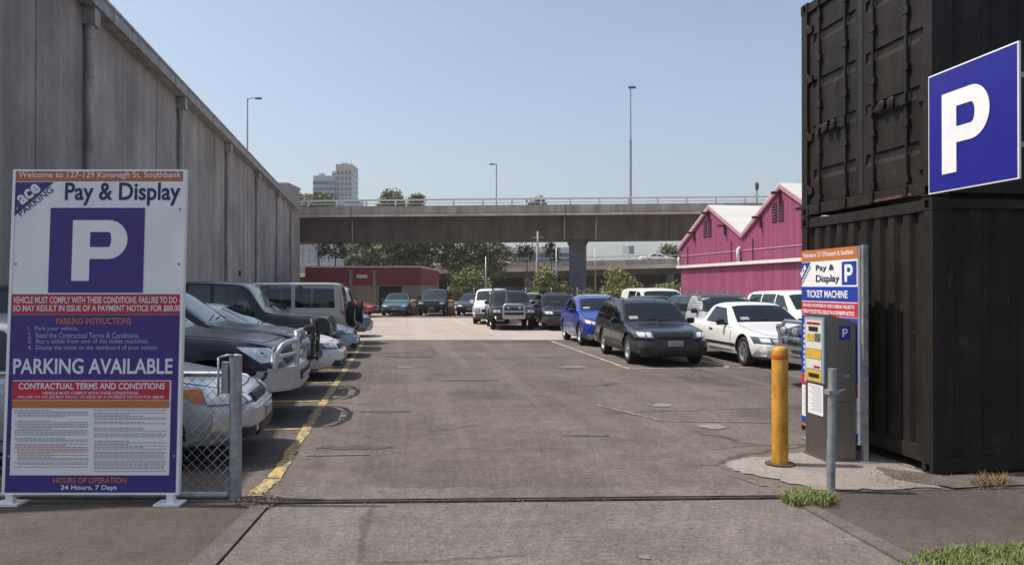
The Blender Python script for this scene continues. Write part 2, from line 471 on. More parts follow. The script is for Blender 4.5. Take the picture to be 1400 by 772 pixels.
def make_vehicle(name, label, cat, d, pm, nose, rz, group='cars parked in the lot', detail=2, rim=('five', None), clad=None, cladmat=None, extras=()):
    """d = shape table, nose = ground point under the middle of the nose, rz = 0 faces -y"""
    S = Shape(d); L = S.L
    back = Vector((-math.sin(rz), math.cos(rz), 0))
    root = thing(name, label, cat, Vector(nose)+back*L/2, rz, group)
    off = (0, -L/2, 0)
    mb = S.body(clad)
    me = mb.mesh('body', [pm, M_UNDER, cladmat or M_GREYP])
    bvh = BVHTree.FromPolygons([v.co[:] for v in me.vertices], [tuple(p.vertices) for p in me.polygons])
    body = link('body', me, root, off)
    r = d['r']; tr = S.hw-.125
    # wheel arches
    cut = MB()
    for ya in d['axles']:
        for sg in (1,-1):
            x0, x1 = (S.hw-.30)*sg, (S.hw+.2)*sg
            n = 28; ra = r+d.get('gap', .055); zc = r+.015
            vs = [(x, ya+ra*math.cos(2*PI*k/n), zc+ra*math.sin(2*PI*k/n)) for x in (x0,x1) for k in range(n)]
            fs = [(k, (k+1) % n, n+(k+1) % n, n+k) for k in range(n)]
            cut.add(vs, fs + [tuple(range(n))[::-1], tuple(range(n, 2*n))], 1)
    seethru = detail >= 2 and d.get('clear', True)
    yc, yr = d['ws']
    WIN = [('windscreen', 'top', lambda s, t: ((2*s-1)*(S.we(yc+(yr-yc)*t)*.92), yc+.02+(yr-yc-.02)*t), 1)]
    for sg in (1,-1):
        for (y0b, y1b, y0t, y1t) in d['win']:
            WIN.append(('side_window', 'side', quad((y0b,S.zs(y0b)+.03),(y1b,S.zs(y1b)+.03),(y1t,S.ze(y1t)-.035),(y0t,S.ze(y0t)-.035)), sg))
    if 'rw' in d:
        k_, a_, b_ = d['rw']
        if k_ == 'top': WIN.append(('rear_window', 'top', lambda s, t: ((2*s-1)*S.we(a_+(b_-a_)*t)*.9, a_+(b_-a_)*t), 1))
        else: WIN.append(('rear_window', 'back', quad((-S.hw*.72,a_),(S.hw*.72,a_),(S.hw*.64,b_),(-S.hw*.64,b_)), 1))
    cutters = [cut]
    if seethru:
        for (nm, ax, P, sg) in WIN:
            cutters.append(solid_patch(bvh, ax, P, 10, 5, .06, .13, sg))
        cav = MB(); rings = []; ye = min(L-.22, d['rw'][2]+.12 if d['rw'][0] == 'top' else L-.16); ya_ = yc+.14
        ny = 22
        for i in range(ny+1):
            y = ya_+(ye-ya_)*i/ny; P = S.section(y); zf = S.zs(y)-.42
            pts = [(0,zf),(P[7][0]*.86,zf)] + [(x*.945, min(z-.03, P[-1][1]-.045)) for x, z in P[7:]]
            rings.append([(x, y, z) for x, z in pts] + [(-x, y, z) for x, z in pts[-2:0:-1]])
        n = len(rings[0]); vs = [q for r_ in rings for q in r_]
        cav.add(vs, [(i*n+k, i*n+(k+1) % n, (i+1)*n+(k+1) % n, (i+1)*n+k) for i in range(ny) for k in range(n)] + [tuple(range(n))[::-1], tuple(range(ny*n, (ny+1)*n))], 1)
        cutters.append(cav)
    cobs = []
    for cm in cutters:
        co = cm.build('cutter', [pm, M_UNDER], None); co.parent = root; co.location = off; cobs.append(co)
    bpy.context.view_layer.update()
    for co in cobs:
        md = body.modifiers.new('cut', 'BOOLEAN'); md.operation = 'DIFFERENCE'; md.object = co; md.solver = 'EXACT'
    me2 = bpy.data.meshes.new_from_object(body.evaluated_get(bpy.context.evaluated_depsgraph_get()))
    body.modifiers.clear()
    if len(me2.polygons) > 300: body.data = me2
    else: print('BOOLEAN FAILED', label)
    for co in cobs: bpy.data.objects.remove(co)
    body.data.set_sharp_from_angle(angle=R(38))
    def put(nm, axis, P, m, n=8, k=4, o=.006, th=.012, sgn=1, par=root, lab=None):
        mb = project_panel(bvh, axis, P, n, k, o, th, sgn)
        ob = mb.build(nm, m, par, off if par is root else (0,0,0), sharp=45)
        if lab: ob['label'] = lab
        return ob
    # wheels
    st, rm = rim
    mt, mr = wheel_meshes(r, st, rm or M_ALLOY)
    for ya in d['axles']:
        for sg in (1,-1):
            wo = link('wheel', mt, root, (tr*sg, ya-L/2, r))
            link('rim', mr, wo)
    # glass
    G = M_CLEAR if seethru else d.get('glass', M_GLASS)
    for (nm, ax, P, sg) in WIN:
        dark = seethru and nm != 'windscreen'
        put(nm, ax, P, M_CLEARD if dark else G, 10, 6, .001 if seethru else .006, .004 if seethru else .012, sg)
    if seethru:
        zs_ = S.zs(yr+.5); xs_ = S.hw*.42
        for yy, nn in ((yr+.42, 2), (yr+1.28, 2)):
            if yy > d['win'][-1][1]-.05: continue
            for sg in (1,-1):
                q = MB(); q.sbox((xs_*sg, yy, zs_-.12), (.48,.16,.62), .45, rot=(-.18,0,0)); q.sbox((xs_*sg, yy+.09, zs_+.26), (.26,.1,.17), .6); q.sbox((xs_*sg, yy-.25, zs_-.36), (.5,.5,.14), .5)
                q.build('seat', M_SEAT, root, off)
        q = MB(); q.sbox((0, yc+.26, S.zs(yc+.3)-.03), (S.hw*1.55,.42,.16), .4); q.build('dashboard', M_DASH, root, off)
        q = MB(); q.tube([(-xs_+.18*math.cos(2*PI*k/16), yc+.52+.06*math.sin(2*PI*k/16), S.zs(yc+.5)+.03+.17*math.sin(2*PI*k/16)) for k in range(16)], .014, 6, closed=True)
        q.build('steering_wheel', M_DASH, root, off)
        q = MB(); q.sbox((0, yr+.1, S.zt(yr)-.14), (.22,.05,.07), .5); q.build('rear_view_mirror', M_DASH, root, off)
    if detail >= 2:
        for x0, x1 in ((-.55,.02),(.05,.6)):
            q = MB(); pts = []
            for k in range(7):
                x = x0*S.hw+(x1-x0)*S.hw*k/6; y = yc+.03+.05*(k/6)
                pts.append((x, y, S.zt(y)+.02-.05*abs(x/S.hw)))
            q.tube(pts, .011, 5); q.build('wiper', M_TRIM, root, off)
        # bonnet with its shut line
        yb0, yb1 = d.get('bonnet', (.16, yc-.05))
        bo_ = put('bonnet', 'top', lambda s, t: ((2*s-1)*(S.we(yb0+(yb1-yb0)*t)*(.86+.06*min(1,t*4))), yb0+(yb1-yb0)*t+.06*(2*s-1)**2*(1-t)), pm, 14, 12, .006, .01)
        put('bonnet_gap', 'top', lambda s, t: ((2*s-1)*(S.we(yb0+(yb1-yb0)*t)*(.86+.06*min(1,t*4))+.013), yb0-.012+(yb1-yb0+.024)*t+.06*(2*s-1)**2*(1-t)), M_UNDER, 14, 12, .002, .01, par=bo_)
    # front
    for nm, P4, m, o in d['front']:
        both = nm.endswith('*'); nm = nm.rstrip('*')
        for sg in ((1,-1) if both else (1,)):
            q = [(x*S.hw*sg, z) for x, z in P4]
            if sg < 0: q = [q[1], q[0], q[3], q[2]]
            if m == 'grille':
                ob = put(nm, 'front', quad(*q), M_TRIM, 10, 3, .008, .02)
                x0, x1 = q[0][0], q[1][0]; z0, z1 = q[0][1], q[2][1]
                bars = MB(); nb = d.get('bars', 3)
                for i in range(nb):
                    t0 = (i+.5)/nb; zz = z0+(z1-z0)*t0
                    pm_ = project_panel(bvh, 'front', quad((x0*.97,zz-.012),(x1*.97,zz-.012),(x1*.97,zz+.012),(x0*.97,zz+.012)), 10, 1, .022, .0)
                    bars.add(pm_.v, pm_.f)
                bars.build('grille_bar', d.get('grillemat', M_TRIM), ob)
            else:
                mm = pm if m == 'paint' else m
                if nm == 'headlight' and m is M_LENS and detail >= 1:
                    hl = put(nm, 'front', quad(*q), M_BEZEL, 10, 4, o, .03)
                    Q = quad(*q)
                    for f in (.33, .72):
                        put('reflector', 'front', lambda s, t: Q(f+.15*math.cos(PI*(2*s-1))*0+(s-.5)*.30, .5+(t-.5)*.62), M_LENSB, 5, 4, o+.006, .004, par=hl)
                    continue
                put(nm, 'front', quad(*q), mm, 10, 4, o, .03)
    for nm, P4, m, o in d.get('sidebits', []):
        for sg in (1,-1):
            put(nm, 'side', quad(*P4), pm if m == 'paint' else m, 10, 4, o, .02, sg)
    for nm, P4, m, o in d.get('rear', []):
        both = nm.endswith('*'); nm = nm.rstrip('*')
        for sg in ((1,-1) if both else (1,)):
            q = [(x*S.hw*sg, z) for x, z in P4]
            put(nm, 'back', quad(*q), pm if m == 'paint' else m, 6, 4, o, .03)
    # doors, handles
    if detail >= 2:
        for (y0, y1, zlo) in d['doors']:
            for sg in (1,-1):
                zh0, zh1 = S.zs(y0)-.02, S.zs(y1)-.02
                do = put('door', 'side', quad((y0,zlo),(y1,zlo),(y1,zh1),(y0,zh0)), pm, 10, 8, .006, .01, sg)
                e = .014
                put('door_gap', 'side', quad((y0-e,zlo-e),(y1+e,zlo-e),(y1+e,zh1+.012),(y0-e,zh0+.012)), M_UNDER, 10, 8, .002, .01, sg, par=do)
                zc = S.zs(y1)-.13
                xh = S.w(y1)*.985
                hb = MB(); hb.sbox((sg*(xh+.012), y1-.16, zc), (.035,.19,.04), .5)
                hb.build('handle', d.get('handlemat', pm), do)
    if detail >= 1:
        ym = d.get('mirror', d['ws'][0]+.42)
        for sg in (1,-1):
            q = MB(); zz = S.zs(ym)+.09
            q.sbox((sg*(S.w(ym)+.07), ym-.02, zz), (.2,.1,.14), .5)
            q.sbox((sg*(S.w(ym)-.04), ym, zz-.05), (.12,.06,.05), .6)
            q.build('mirror', d.get('mirrormat', pm), root, off)
    for fn in extras: fn(root, S, off, bvh, put, pm)
    return root

# ---- shape tables (metres; y from the nose)
def FR_sedan(z0=.0, hl=M_LENS):
    return [
     ('bumper', [(-.93,.24+z0),(.93,.24+z0),(.93,.52+z0),(-.93,.52+z0)], 'paint', .035),
     ('air_intake', [(-.46,.27+z0),(.46,.27+z0),(.5,.37+z0),(-.5,.37+z0)], M_TRIM, .045),
     ('fog_lamp*', [(.62,.29+z0),(.8,.29+z0),(.8,.37+z0),(.62,.37+z0)], M_TRIM, .044),
     ('headlight*', [(.47,.57+z0),(.93,.59+z0),(.95,.70+z0),(.5,.67+z0)], hl, .012),
     ('grille', [(-.36,.56+z0),(.36,.56+z0),(.4,.64+z0),(-.4,.64+z0)], 'grille', .0),
     ('number_plate', [(-.2,.4+z0),(.2,.4+z0),(.2,.5+z0),(-.2,.5+z0)], M_PLATE, .05)]
RE_sedan = [('tail_light*', [(.5,.72),(.92,.74),(.92,.88),(.5,.88)], M_RED, .01),
            ('bumper', [(-.9,.28),(.9,.28),(.9,.56),(-.9,.56)], 'paint', .04),
            ('number_plate', [(-.2,.64),(.2,.64),(.2,.75),(-.2,.75)], M_PLATE, .03)]
SEDAN = dict(L=4.88, W=1.82, zb=.2, roofw=.70, r=.32, axles=(.92,3.72), af=.30, rf=.85,
  top=[(0,.56),(.03,.63),(.1,.68),(.35,.76),(.9,.87),(1.32,.95),(1.46,1.0),(2.12,1.37),(2.45,1.43),(2.9,1.44),(3.4,1.39),(4.12,1.06),(4.3,1.04),(4.75,1.01),(4.84,.95),(4.88,.7)],
  sh=[(0,.52),(.3,.68),(.9,.8),(1.4,.88),(2.6,.91),(4.1,.96),(4.8,.93),(4.88,.66)],
  ws=(1.48,2.14), win=[(1.72,2.68,2.22,2.66),(2.76,3.66,2.76,3.38)], rw=('top',3.5,4.06),
  doors=[(1.5,2.7,.34),(2.73,3.5,.4)], front=FR_sedan(), rear=RE_sedan,
  sidebits=[('rubbing_strip', [(1.35,.5),(3.5,.5),(3.5,.55),(1.35,.55)], 'paint', .018)])
WAGON = dict(SEDAN, L=4.68, W=1.72, zb=.22, roofw=.76, axles=(.9,3.55), H=1.5, r=.325,
  top=[(0,.6),(.03,.7),(.1,.76),(.4,.815),(.9,.865),(1.26,.895),(1.38,.925),(2.06,1.38),(2.35,1.46),(2.8,1.485),(3.8,1.46),(4.2,1.42),(4.32,1.36),(4.58,1.0),(4.64,.8),(4.68,.6)],
  sh=[(0,.55),(.3,.74),(.9,.81),(1.4,.85),(2.6,.89),(4.3,.95),(4.6,.93),(4.68,.56)],
  ws=(1.40,2.08), win=[(1.66,2.5,2.2,2.5),(2.57,3.4,2.57,3.36),(3.46,4.2,3.42,4.02)], rw=('back',1.05,1.34),
  doors=[(1.4,2.52,.36),(2.55,3.35,.4)], mirror=1.78,
  front=[('bumper', [(-.95,.26),(.95,.26),(.95,.56),(-.95,.56)], M_DKCLAD, .05),
     ('air_intake', [(-.42,.29),(.42,.29),(.45,.38),(-.45,.38)], M_TRIM, .06),
     ('fog_lamp*', [(.58,.31),(.82,.31),(.82,.44),(.58,.44)], M_TRIM, .058),
     ('headlight*', [(.5,.62),(.93,.64),(.96,.78),(.55,.77)], M_LENS, .014),
     ('grille', [(-.42,.63),(.42,.63),(.46,.74),(-.46,.74)], 'grille', .0),
     ('number_plate', [(-.19,.46),(.19,.46),(.19,.55),(-.19,.55)], M_PLATE, .07)],
  rear=[('tail_light*', [(.72,.72),(.95,.72),(.95,.98),(.72,.98)], M_RED, .01), ('bumper', [(-.93,.3),(.93,.3),(.93,.56),(-.93,.56)], M_DKCLAD, .05)],
  sidebits=[('rubbing_strip', [(1.2,.46),(3.2,.46),(3.2,.56),(1.2,.56)], 'paint', .018)])
HATCH = dict(SEDAN, L=4.2, W=1.74, roofw=.74, axles=(.85,3.4), r=.325, zb=.19,
  top=[(0,.58),(.03,.68),(.1,.74),(.4,.84),(.85,.92),(1.05,.97),(1.16,1.02),(1.85,1.39),(2.2,1.46),(2.7,1.47),(3.4,1.40),(3.6,1.33),(3.98,1.0),(4.12,.9),(4.2,.62)],
  sh=[(0,.54),(.3,.74),(.9,.86),(1.4,.92),(2.6,.95),(3.9,.98),(4.1,.85),(4.2,.58)],
  ws=(1.18,1.86), win=[(1.45,2.45,2.0,2.45),(2.52,3.35,2.52,3.2)], rw=('top',3.62,3.95),
  doors=[(1.28,2.48,.34),(2.5,3.25,.4)], mirror=1.6,
  front=[('bumper', [(-.93,.22),(.93,.22),(.93,.54),(-.93,.54)], 'paint', .035),
     ('air_intake', [(-.5,.25),(.5,.25),(.55,.38),(-.55,.38)], M_TRIM, .045),
     ('fog_lamp*', [(.64,.27),(.82,.27),(.82,.36),(.64,.36)], M_LENS, .044),
     ('headlight*', [(.5,.6),(.94,.66),(.95,.82),(.56,.72)], M_LENS, .012),
     ('grille', [(-.4,.58),(.4,.58),(.44,.66),(-.44,.66)], 'grille', .0),
     ('number_plate', [(-.2,.42),(.2,.42),(.2,.52),(-.2,.52)], M_PLATE, .05)],
  rear=[('tail_light*', [(.6,.7),(.93,.7),(.93,.9),(.6,.9)], M_RED, .01)])
FOURWD = dict(L=4.7, W=1.86, zb=.42, roofw=.80, r=.38, gap=.075, axles=(.82,3.6), af=.12, rf=.45, ar=.06, rr=.3,
  top=[(0,.78),(.03,.96),(.1,1.02),(.4,1.08),(1.0,1.13),(1.26,1.16),(1.36,1.2),(1.95,1.68),(2.25,1.77),(2.8,1.8),(4.2,1.77),(4.45,1.72),(4.62,1.2),(4.67,.9),(4.7,.7)],
  sh=[(0,.74),(.3,1.0),(.9,1.06),(1.4,1.1),(2.6,1.12),(4.3,1.14),(4.6,1.1),(4.7,.66)],
  ws=(1.38,1.96), win=[(1.62,2.5,2.1,2.5),(2.58,3.4,2.58,3.38),(3.47,4.3,3.47,4.2)], rw=('back',1.18,1.62), rc=.075,
  doors=[(1.4,2.53,.52),(2.56,3.38,.56)], mirror=1.78,
  front=[('bumper', [(-.97,.45),(.97,.45),(.97,.68),(-.97,.68)], 'paint', .06),
     ('air_intake', [(-.4,.5),(.4,.5),(.4,.6),(-.4,.6)], M_TRIM, .07),
     ('headlight*', [(.52,.76),(.94,.76),(.95,.93),(.56,.93)], M_LENS, .014),
     ('grille', [(-.46,.74),(.46,.74),(.46,.93),(-.46,.93)], 'grille', .0),
     ('number_plate', [(-.2,.52),(.2,.52),(.2,.62),(-.2,.62)], M_PLATE, .08)],
  rear=[('tail_light*', [(.78,.78),(.95,.78),(.95,1.1),(.78,1.1)], M_RED, .01), ('bumper', [(-.95,.48),(.95,.48),(.95,.66),(-.95,.66)], M_GREYP, .08)],
  sidebits=[('side_step', [(1.3,.5),(3.0,.5),(3.0,.56),(1.3,.56)], M_TRIM, .05)])
BOXY = dict(FOURWD, L=4.75, W=1.86, zb=.48, roofw=.87, rc=.05, af=.06, ar=.03,
  top=[(0,.8),(.02,1.04),(.07,1.1),(.4,1.13),(1.1,1.17),(1.3,1.19),(1.38,1.22),(1.68,1.72),(1.85,1.83),(2.4,1.87),(4.3,1.87),(4.62,1.84),(4.7,1.3),(4.73,.9),(4.75,.75)],
  sh=[(0,.76),(.2,1.06),(.9,1.09),(1.4,1.13),(2.6,1.15),(4.4,1.16),(4.7,1.1),(4.75,.7)],
  ws=(1.39,1.69), win=[(1.58,2.4,1.86,2.4),(2.48,3.3,2.48,3.3),(3.4,4.45,3.4,4.42)], rw=('back',1.2,1.7),
  doors=[(1.38,2.43,.56),(2.46,3.3,.6)], mirror=1.66,
  front=[('bumper', [(-.98,.5),(.98,.5),(.98,.7),(-.98,.7)], M_TRIM, .09),
     ('headlight*', [(.58,.8),(.86,.8),(.86,1.0),(.58,1.0)], M_LENS, .014),
     ('grille', [(-.52,.8),(.52,.8),(.52,1.0),(-.52,1.0)], 'grille', .0)])
UTE = dict(SEDAN, L=5.0, W=1.86, zb=.21, roofw=.70, axles=(.92,3.98), r=.325,
  top=[(0,.56),(.03,.66),(.1,.72),(.4,.8),(.95,.875),(1.36,.93),(1.5,.965),(2.16,1.38),(2.45,1.44),(2.9,1.45),(3.14,1.40),(3.3,1.2),(3.37,1.06),(3.45,.97),(4.9,.96),(4.97,.98),(5.0,.7)],
  sh=[(0,.52),(.3,.7),(.9,.80),(1.4,.865),(2.6,.91),(3.4,.93),(4.9,.93),(5.0,.66)],
  ws=(1.52,2.18), win=[(1.78,3.12,2.28,2.94)], rw=('top',3.17,3.34), mirror=1.95,
  doors=[(1.55,2.85,.34)], mirrormat=M_TRIM, handlemat=M_TRIM,
  front=[('bumper', [(-.93,.22),(.93,.22),(.93,.52),(-.93,.52)], 'paint', .035),
     ('air_intake', [(-.62,.26),(.62,.26),(.66,.37),(-.66,.37)], M_TRIM, .045),
     ('headlight*', [(.44,.56),(.95,.57),(.96,.71),(.48,.68)], M_LENS, .012),
     ('grille', [(-.34,.56),(.34,.56),(.38,.65),(-.38,.65)], 'grille', .0),
     ('number_plate', [(-.2,.41),(.2,.41),(.2,.5),(-.2,.5)], M_PLATE, .05)],
  sidebits=[('rubbing_strip', [(1.3,.44),(3.5,.44),(3.5,.5),(1.3,.5)], M_TRIM, .016)])
VAN = dict(FOURWD, L=4.4, W=1.72, zb=.25, roofw=.84, rc=.09, r=.31, gap=.05, axles=(.75,3.3), af=.14, rf=.5,
  top=[(0,.6),(.03,.78),(.12,.9),(.45,1.02),(.62,1.06),(.72,1.1),(1.25,1.58),(1.5,1.66),(2.2,1.7),(4.0,1.69),(4.25,1.62),(4.34,1.0),(4.4,.6)],
  sh=[(0,.56),(.3,.86),(.9,.96),(1.4,.98),(2.6,1.0),(4.2,1.0),(4.4,.56)],
  ws=(.74,1.27), win=[(1.0,1.85,1.42,1.85),(2.0,3.0,2.0,3.0)], rw=('back',1.08,1.52), mirror=1.15,
  doors=[(.95,1.9,.32),(1.95,3.1,.32)],
  front=[('bumper', [(-.95,.28),(.95,.28),(.95,.5),(-.95,.5)], M_GREYP, .05),
     ('headlight*', [(.55,.58),(.92,.6),(.92,.76),(.58,.74)], M_LENS, .014),
     ('grille', [(-.48,.58),(.48,.58),(.48,.72),(-.48,.72)], 'grille', .0),
     ('number_plate', [(-.2,.36),(.2,.36),(.2,.46),(-.2,.46)], M_PLATE, .06)],
  rear=[('tail_light*', [(.8,.7),(.95,.7),(.95,1.1),(.8,1.1)], M_RED, .01)], sidebits=[])
def scaled(d, fl=1, fh=1, fw=1, **kw):
    e = dict(d); Y = lambda y: y*fl
    e['L'] = d['L']*fl; e['W'] = d['W']*fw
    # heights above the sill stretch with fh
    e['top'] = [(Y(y), z*fh) for y, z in d['top']]; e['sh'] = [(Y(y), z*fh) for y, z in d['sh']]
    e['ws'] = tuple(Y(y) for y in d['ws']); e['axles'] = tuple(Y(y) for y in d['axles'])
    e['win'] = [tuple(Y(y) for y in w) for w in d['win']]
    e['doors'] = [(Y(a), Y(b), z*fh) for a, b, z in d['doors']]
    if 'mirror' in d: e['mirror'] = Y(d['mirror'])
    k, a, b = d['rw']; e['rw'] = (k, Y(a), Y(b)) if k == 'top' else (k, a*fh, b*fh)
    for key in ('front', 'rear'):
        e[key] = [(n, [(x, z*fh) for x, z in q], m, o) for n, q, m, o in d[key]]
    e['sidebits'] = [(n, [(Y(y), z*fh) for y, z in q], m, o) for n, q, m, o in d['sidebits']]
    e.update(kw); return e

# ---- add-ons
def bull_bar(m, chan=True, zlo=.46, zhi=1.14, lamps=True, side=True, black=None, wide=.95):
    def fn(root, S, off, bvh, put, pm):
        hw = S.hw*wide; y = -.2
        q = MB()
        if chan:
            pl = [(-hw-.03,.42),(-hw-.04,.06),(-hw*.86,-.14),(-hw*.5,-.24),(hw*.5,-.24),(hw*.86,-.14),(hw+.04,.06),(hw+.03,.42),(hw-.1,.42),(hw-.1,.08),(-hw+.1,.08),(-hw+.1,.42)]
            pr = MB(); pr.prism(pl, zlo-.03, zlo+.26)
            bmx = bmesh.new(); mex = pr.mesh('x', [m]); bmx.from_mesh(mex)
            bmesh.ops.bevel(bmx, geom=list(bmx.edges), offset=.028, segments=2, affect='EDGES')
            bmx.verts.ensure_lookup_table()
            q.add([v.co[:] for v in bmx.verts], [tuple(v.index for v in f.verts) for f in bmx.faces], 0, False); bmx.free()
        rt = .036
        for sg in (1,-1):
            x0, x1 = hw*.5*sg, hw*.06*sg
            q.tube([(hw*.46*sg,-.16,zlo+.1),(hw*.46*sg,-.18,zlo+.45),(hw*.43*sg,-.17,zhi-.06),(hw*.36*sg,-.15,zhi),(0,-.15,zhi)], rt, 10)
            if side:
                q.tube([(hw*.46*sg,-.17,zhi-.09),(hw*.8*sg,-.10,zhi-.1),(hw*.94*sg,-.04,zhi-.14),(hw*.99*sg,.02,zhi-.24),(hw*.99*sg,.04,zlo+.2)], rt, 10)
                q.tube([(hw*.46*sg,-.17,zlo+.42),(hw*.99*sg,.03,zlo+.4)], rt*.7, 8)
        q.tube([(-hw*.46,-.17,zlo+.38),(hw*.46,-.17,zlo+.38)], rt*.8, 8)
        q.box((0,-.13,zlo+.12),(hw*.95,.26,.04))
        bb = q.build('bull_bar', m, root, off, sharp=50)
        if lamps:
            for sg in (1,-1):
                l = MB(); l.lathe([(.0,-.27),(.075,-.265),(.085,-.25),(.07,-.19),(.02,-.17)], 16, axis='Z', M=Matrix.Translation((hw*.24*sg,0,zlo+.5)) @ Matrix.Rotation(-PI/2,4,'X') @ Matrix.Translation((0,0,0)))
                l.build('spot_lamp', M_LENS, bb)
        s = MB()
        for k in (-1,1): s.box((k*hw*.3,-.242,zlo+.14),(.36,.02,.12))
        s.build('bar_slot', M_TRIM, bb)
    return fn
def nudge_bar(m):
    def fn(root, S, off, bvh, put, pm):
        q = MB(); w = .42
        q.tube([(-w,-.1,.5),(-w*1.02,-.14,.75),(-w*.95,-.1,.98),(-w*.8,-.08,1.04),(w*.8,-.08,1.04),(w*.95,-.1,.98),(w*1.02,-.14,.75),(w,-.1,.5)], .04, 10)
        q.tube([(-w,-.13,.76),(w,-.13,.76)], .03, 8)
        q.sbox((0,-.1,.54),(.9,.08,.16),.3)
        bb = q.build('bull_bar', m, root, off, sharp=50)
        for sg in (1,-1):
            l = MB(); l.sbox((sg*.22,-.12,.9),(.12,.07,.11),.7); l.build('spot_lamp', M_LENS, bb)
    return fn
def roof_rack(m, rows=2, basket=False):
    def fn(root, S, off, bvh, put, pm):
        q = MB(); y0, y1 = S.d['ws'][1]+.25, S.L-1.1
        xe = S.we((y0+y1)/2)*.88
        z = S.zt((y0+y1)/2)
        if basket:
            for zz in (z+.07, z+.2):
                q.tube([(-xe,y0,zz),(xe,y0,zz),(xe,y1,zz),(-xe,y1,zz)], .016, 6, closed=True)
            for k in range(7): q.tube([(-xe,y0+(y1-y0)*k/6,z+.07),(xe,y0+(y1-y0)*k/6,z+.07)], .012, 6)
            for k in (0,2,4,6):
                for sg in (1,-1): q.tube([(xe*sg,y0+(y1-y0)*k/6,z-.05),(xe*sg,y0+(y1-y0)*k/6,z+.2)], .014, 6)
        else:
            for k in range(rows):
                yy = y0+.2+(y1-y0-.6)*k/max(1,rows-1)
                q.box((0,yy,z+.09),(xe*2.05,.05,.03))
                for sg in (1,-1): q.box((sg*xe*.97,yy,z+.02),(.06,.07,.14))
        q.build('roof_rack', m, root, off, sharp=50)
    return fn
def roof_rails(m):
    def fn(root, S, off, bvh, put, pm):
        for sg in (1,-1):
            q = MB(); y0, y1 = S.d['ws'][1]+.15, S.L-.75
            pts = []
            for k in range(13):
                y = y0+(y1-y0)*k/12; h = .05 if 0 < k < 12 else -.01
                pts.append((sg*S.we(y)*.88, y, S.ze(y)+.04+h))
            q.tube(pts, .016, 6); q.build('roof_rail', m, root, off)
    return fn
def spare_wheel(root, S, off, bvh, put, pm):
    mt, mr = wheel_meshes(S.d['r']*.96, 'steel', M_ALLOY)
    wo = link('spare_wheel', mt, root, (.12, S.L/2+.10, .98), (0,0,PI/2)); link('rim', mr, wo)
def aerial(x=.6, y=.9, h=.9):
    def fn(root, S, off, bvh, put, pm):
        q = MB(); z = S.zt(y)-.05; q.tube([(x,y,z),(x-.02,y+.08,z+h)], .009, 6); q.build('aerial', M_TRIM, root, off)
    return fn
def dash_card(root, S, off, bvh, put, pm):
    yc = S.d['ws'][0]
    put('ticket_on_dash', 'top', quad((-.62,yc+.1),(-.42,yc+.1),(-.42,yc+.2),(-.62,yc+.2)), M_PLATE, 3, 2, .009)
def side_flares(m):
    def fn(root, S, off, bvh, put, pm):
        for ya in S.d['axles']:
            for sg in (1,-1):
                q = MB(); r0 = S.d['r']+.075; n = 16
                vs = []
                for rr, x in ((r0, S.hw*1.0-.05),(r0, S.hw+.045),(r0+.07, S.hw+.03),(r0+.1, S.hw-.04)):
                    for k in range(n+1):
                        a = -.12+(PI+.24)*k/n
                        vs.append((sg*x, ya+rr*math.cos(a), S.d['r']+.015+rr*math.sin(a)))
                fs = [(j*(n+1)+k, j*(n+1)+k+1, (j+1)*(n+1)+k+1, (j+1)*(n+1)+k) for j in range(3) for k in range(n)]
                q.add(vs, fs, 0, True); q.build('wheel_flare', m, root, off, sharp=40)
    return fn
# ------------------------------------------------------------------ the ground
A_LOT = ground_mat('lot_asphalt', (.106,.085,.072), (.158,.130,.112), .40, .46, streak=(.205,.172,.15), cracks=.7, patch=(.088,.073,.064))
A_PATH = ground_mat('footpath_asphalt', (.075,.061,.053), (.108,.09,.078), .35, .3, bump=.4)
A_DRIVE = ground_mat('drive_paving', (.134,.113,.097), (.18,.155,.136), .38, .44, streak=(.19,.167,.15), cracks=.5)
A_APRON = ground_mat('apron_concrete', (.125,.105,.092), (.175,.15,.133), .36, .5)
A_FAR = ground_mat('pale_gravel', (.34,.285,.24), (.42,.36,.31), .15, .2, streak=(.46,.40,.345))
A_KERB = ground_mat('kerb_concrete', (.105,.09,.08), (.15,.132,.118), .38, .5)
A_PAD = ground_mat('pad_concrete', (.23,.20,.175), (.31,.275,.245), .25, .4, cracks=.6)
A_DIRT = ground_mat('dirt', (.12,.098,.082), (.19,.16,.135), .45, .5, bump=.8)
gb = MB(); gb.add([(-1500,-60,0),(1500,-60,0),(1500,1500,0),(-1500,1500,0)], [(0,1,2,3)])
tag(gb.build('ground', A_PATH, fix=False), 'dark asphalt ground around the car park', None, None, 'structure')
NL, NR = cam(-13, 6.35), cam(13, 7.3)
sheet('car_park_surface', [cam(-13,6.42), cam(-1.95,6.56), cam(2.3,6.73), cam(3.2,6.9), cam(14,7.8), cam(26,26.4), cam(-26,26.4)], .004, A_LOT, 'brown grey worn asphalt of the parking lot')
sheet('gravel_yard', [cam(-26,26.4), cam(-4.6,26.4), cam(2.2,26.5), cam(4.5,24.5), cam(26,24.5), cam(40,130), cam(-40,130)], .008, A_FAR, 'pale beige gravel at the back of the lot')
sheet('rear_road', [cam(-13.6,45.6), cam(12,45.6), cam(12,50), cam(-13.6,50)], .012, A_LOT, 'grey asphalt strip before the back row of cars')
sheet('driveway', [cam(-1.72,2.5), cam(2.8,2.5), cam(2.46,5.07), cam(2.25,6.66), cam(-1.93,6.52), cam(-1.84,5.07)], .006, A_DRIVE, 'grey concrete driveway crossing the footpath')
sheet('apron_strip', [cam(-1.93,6.56), cam(2.3,6.72)]+[cam(2.3-4.2*k/24, 6.98+.05*math.sin(k*1.7)+.03*math.sin(k*3.9)) for k in range(25)], .010, A_APRON, 'light concrete strip inside the gateway')
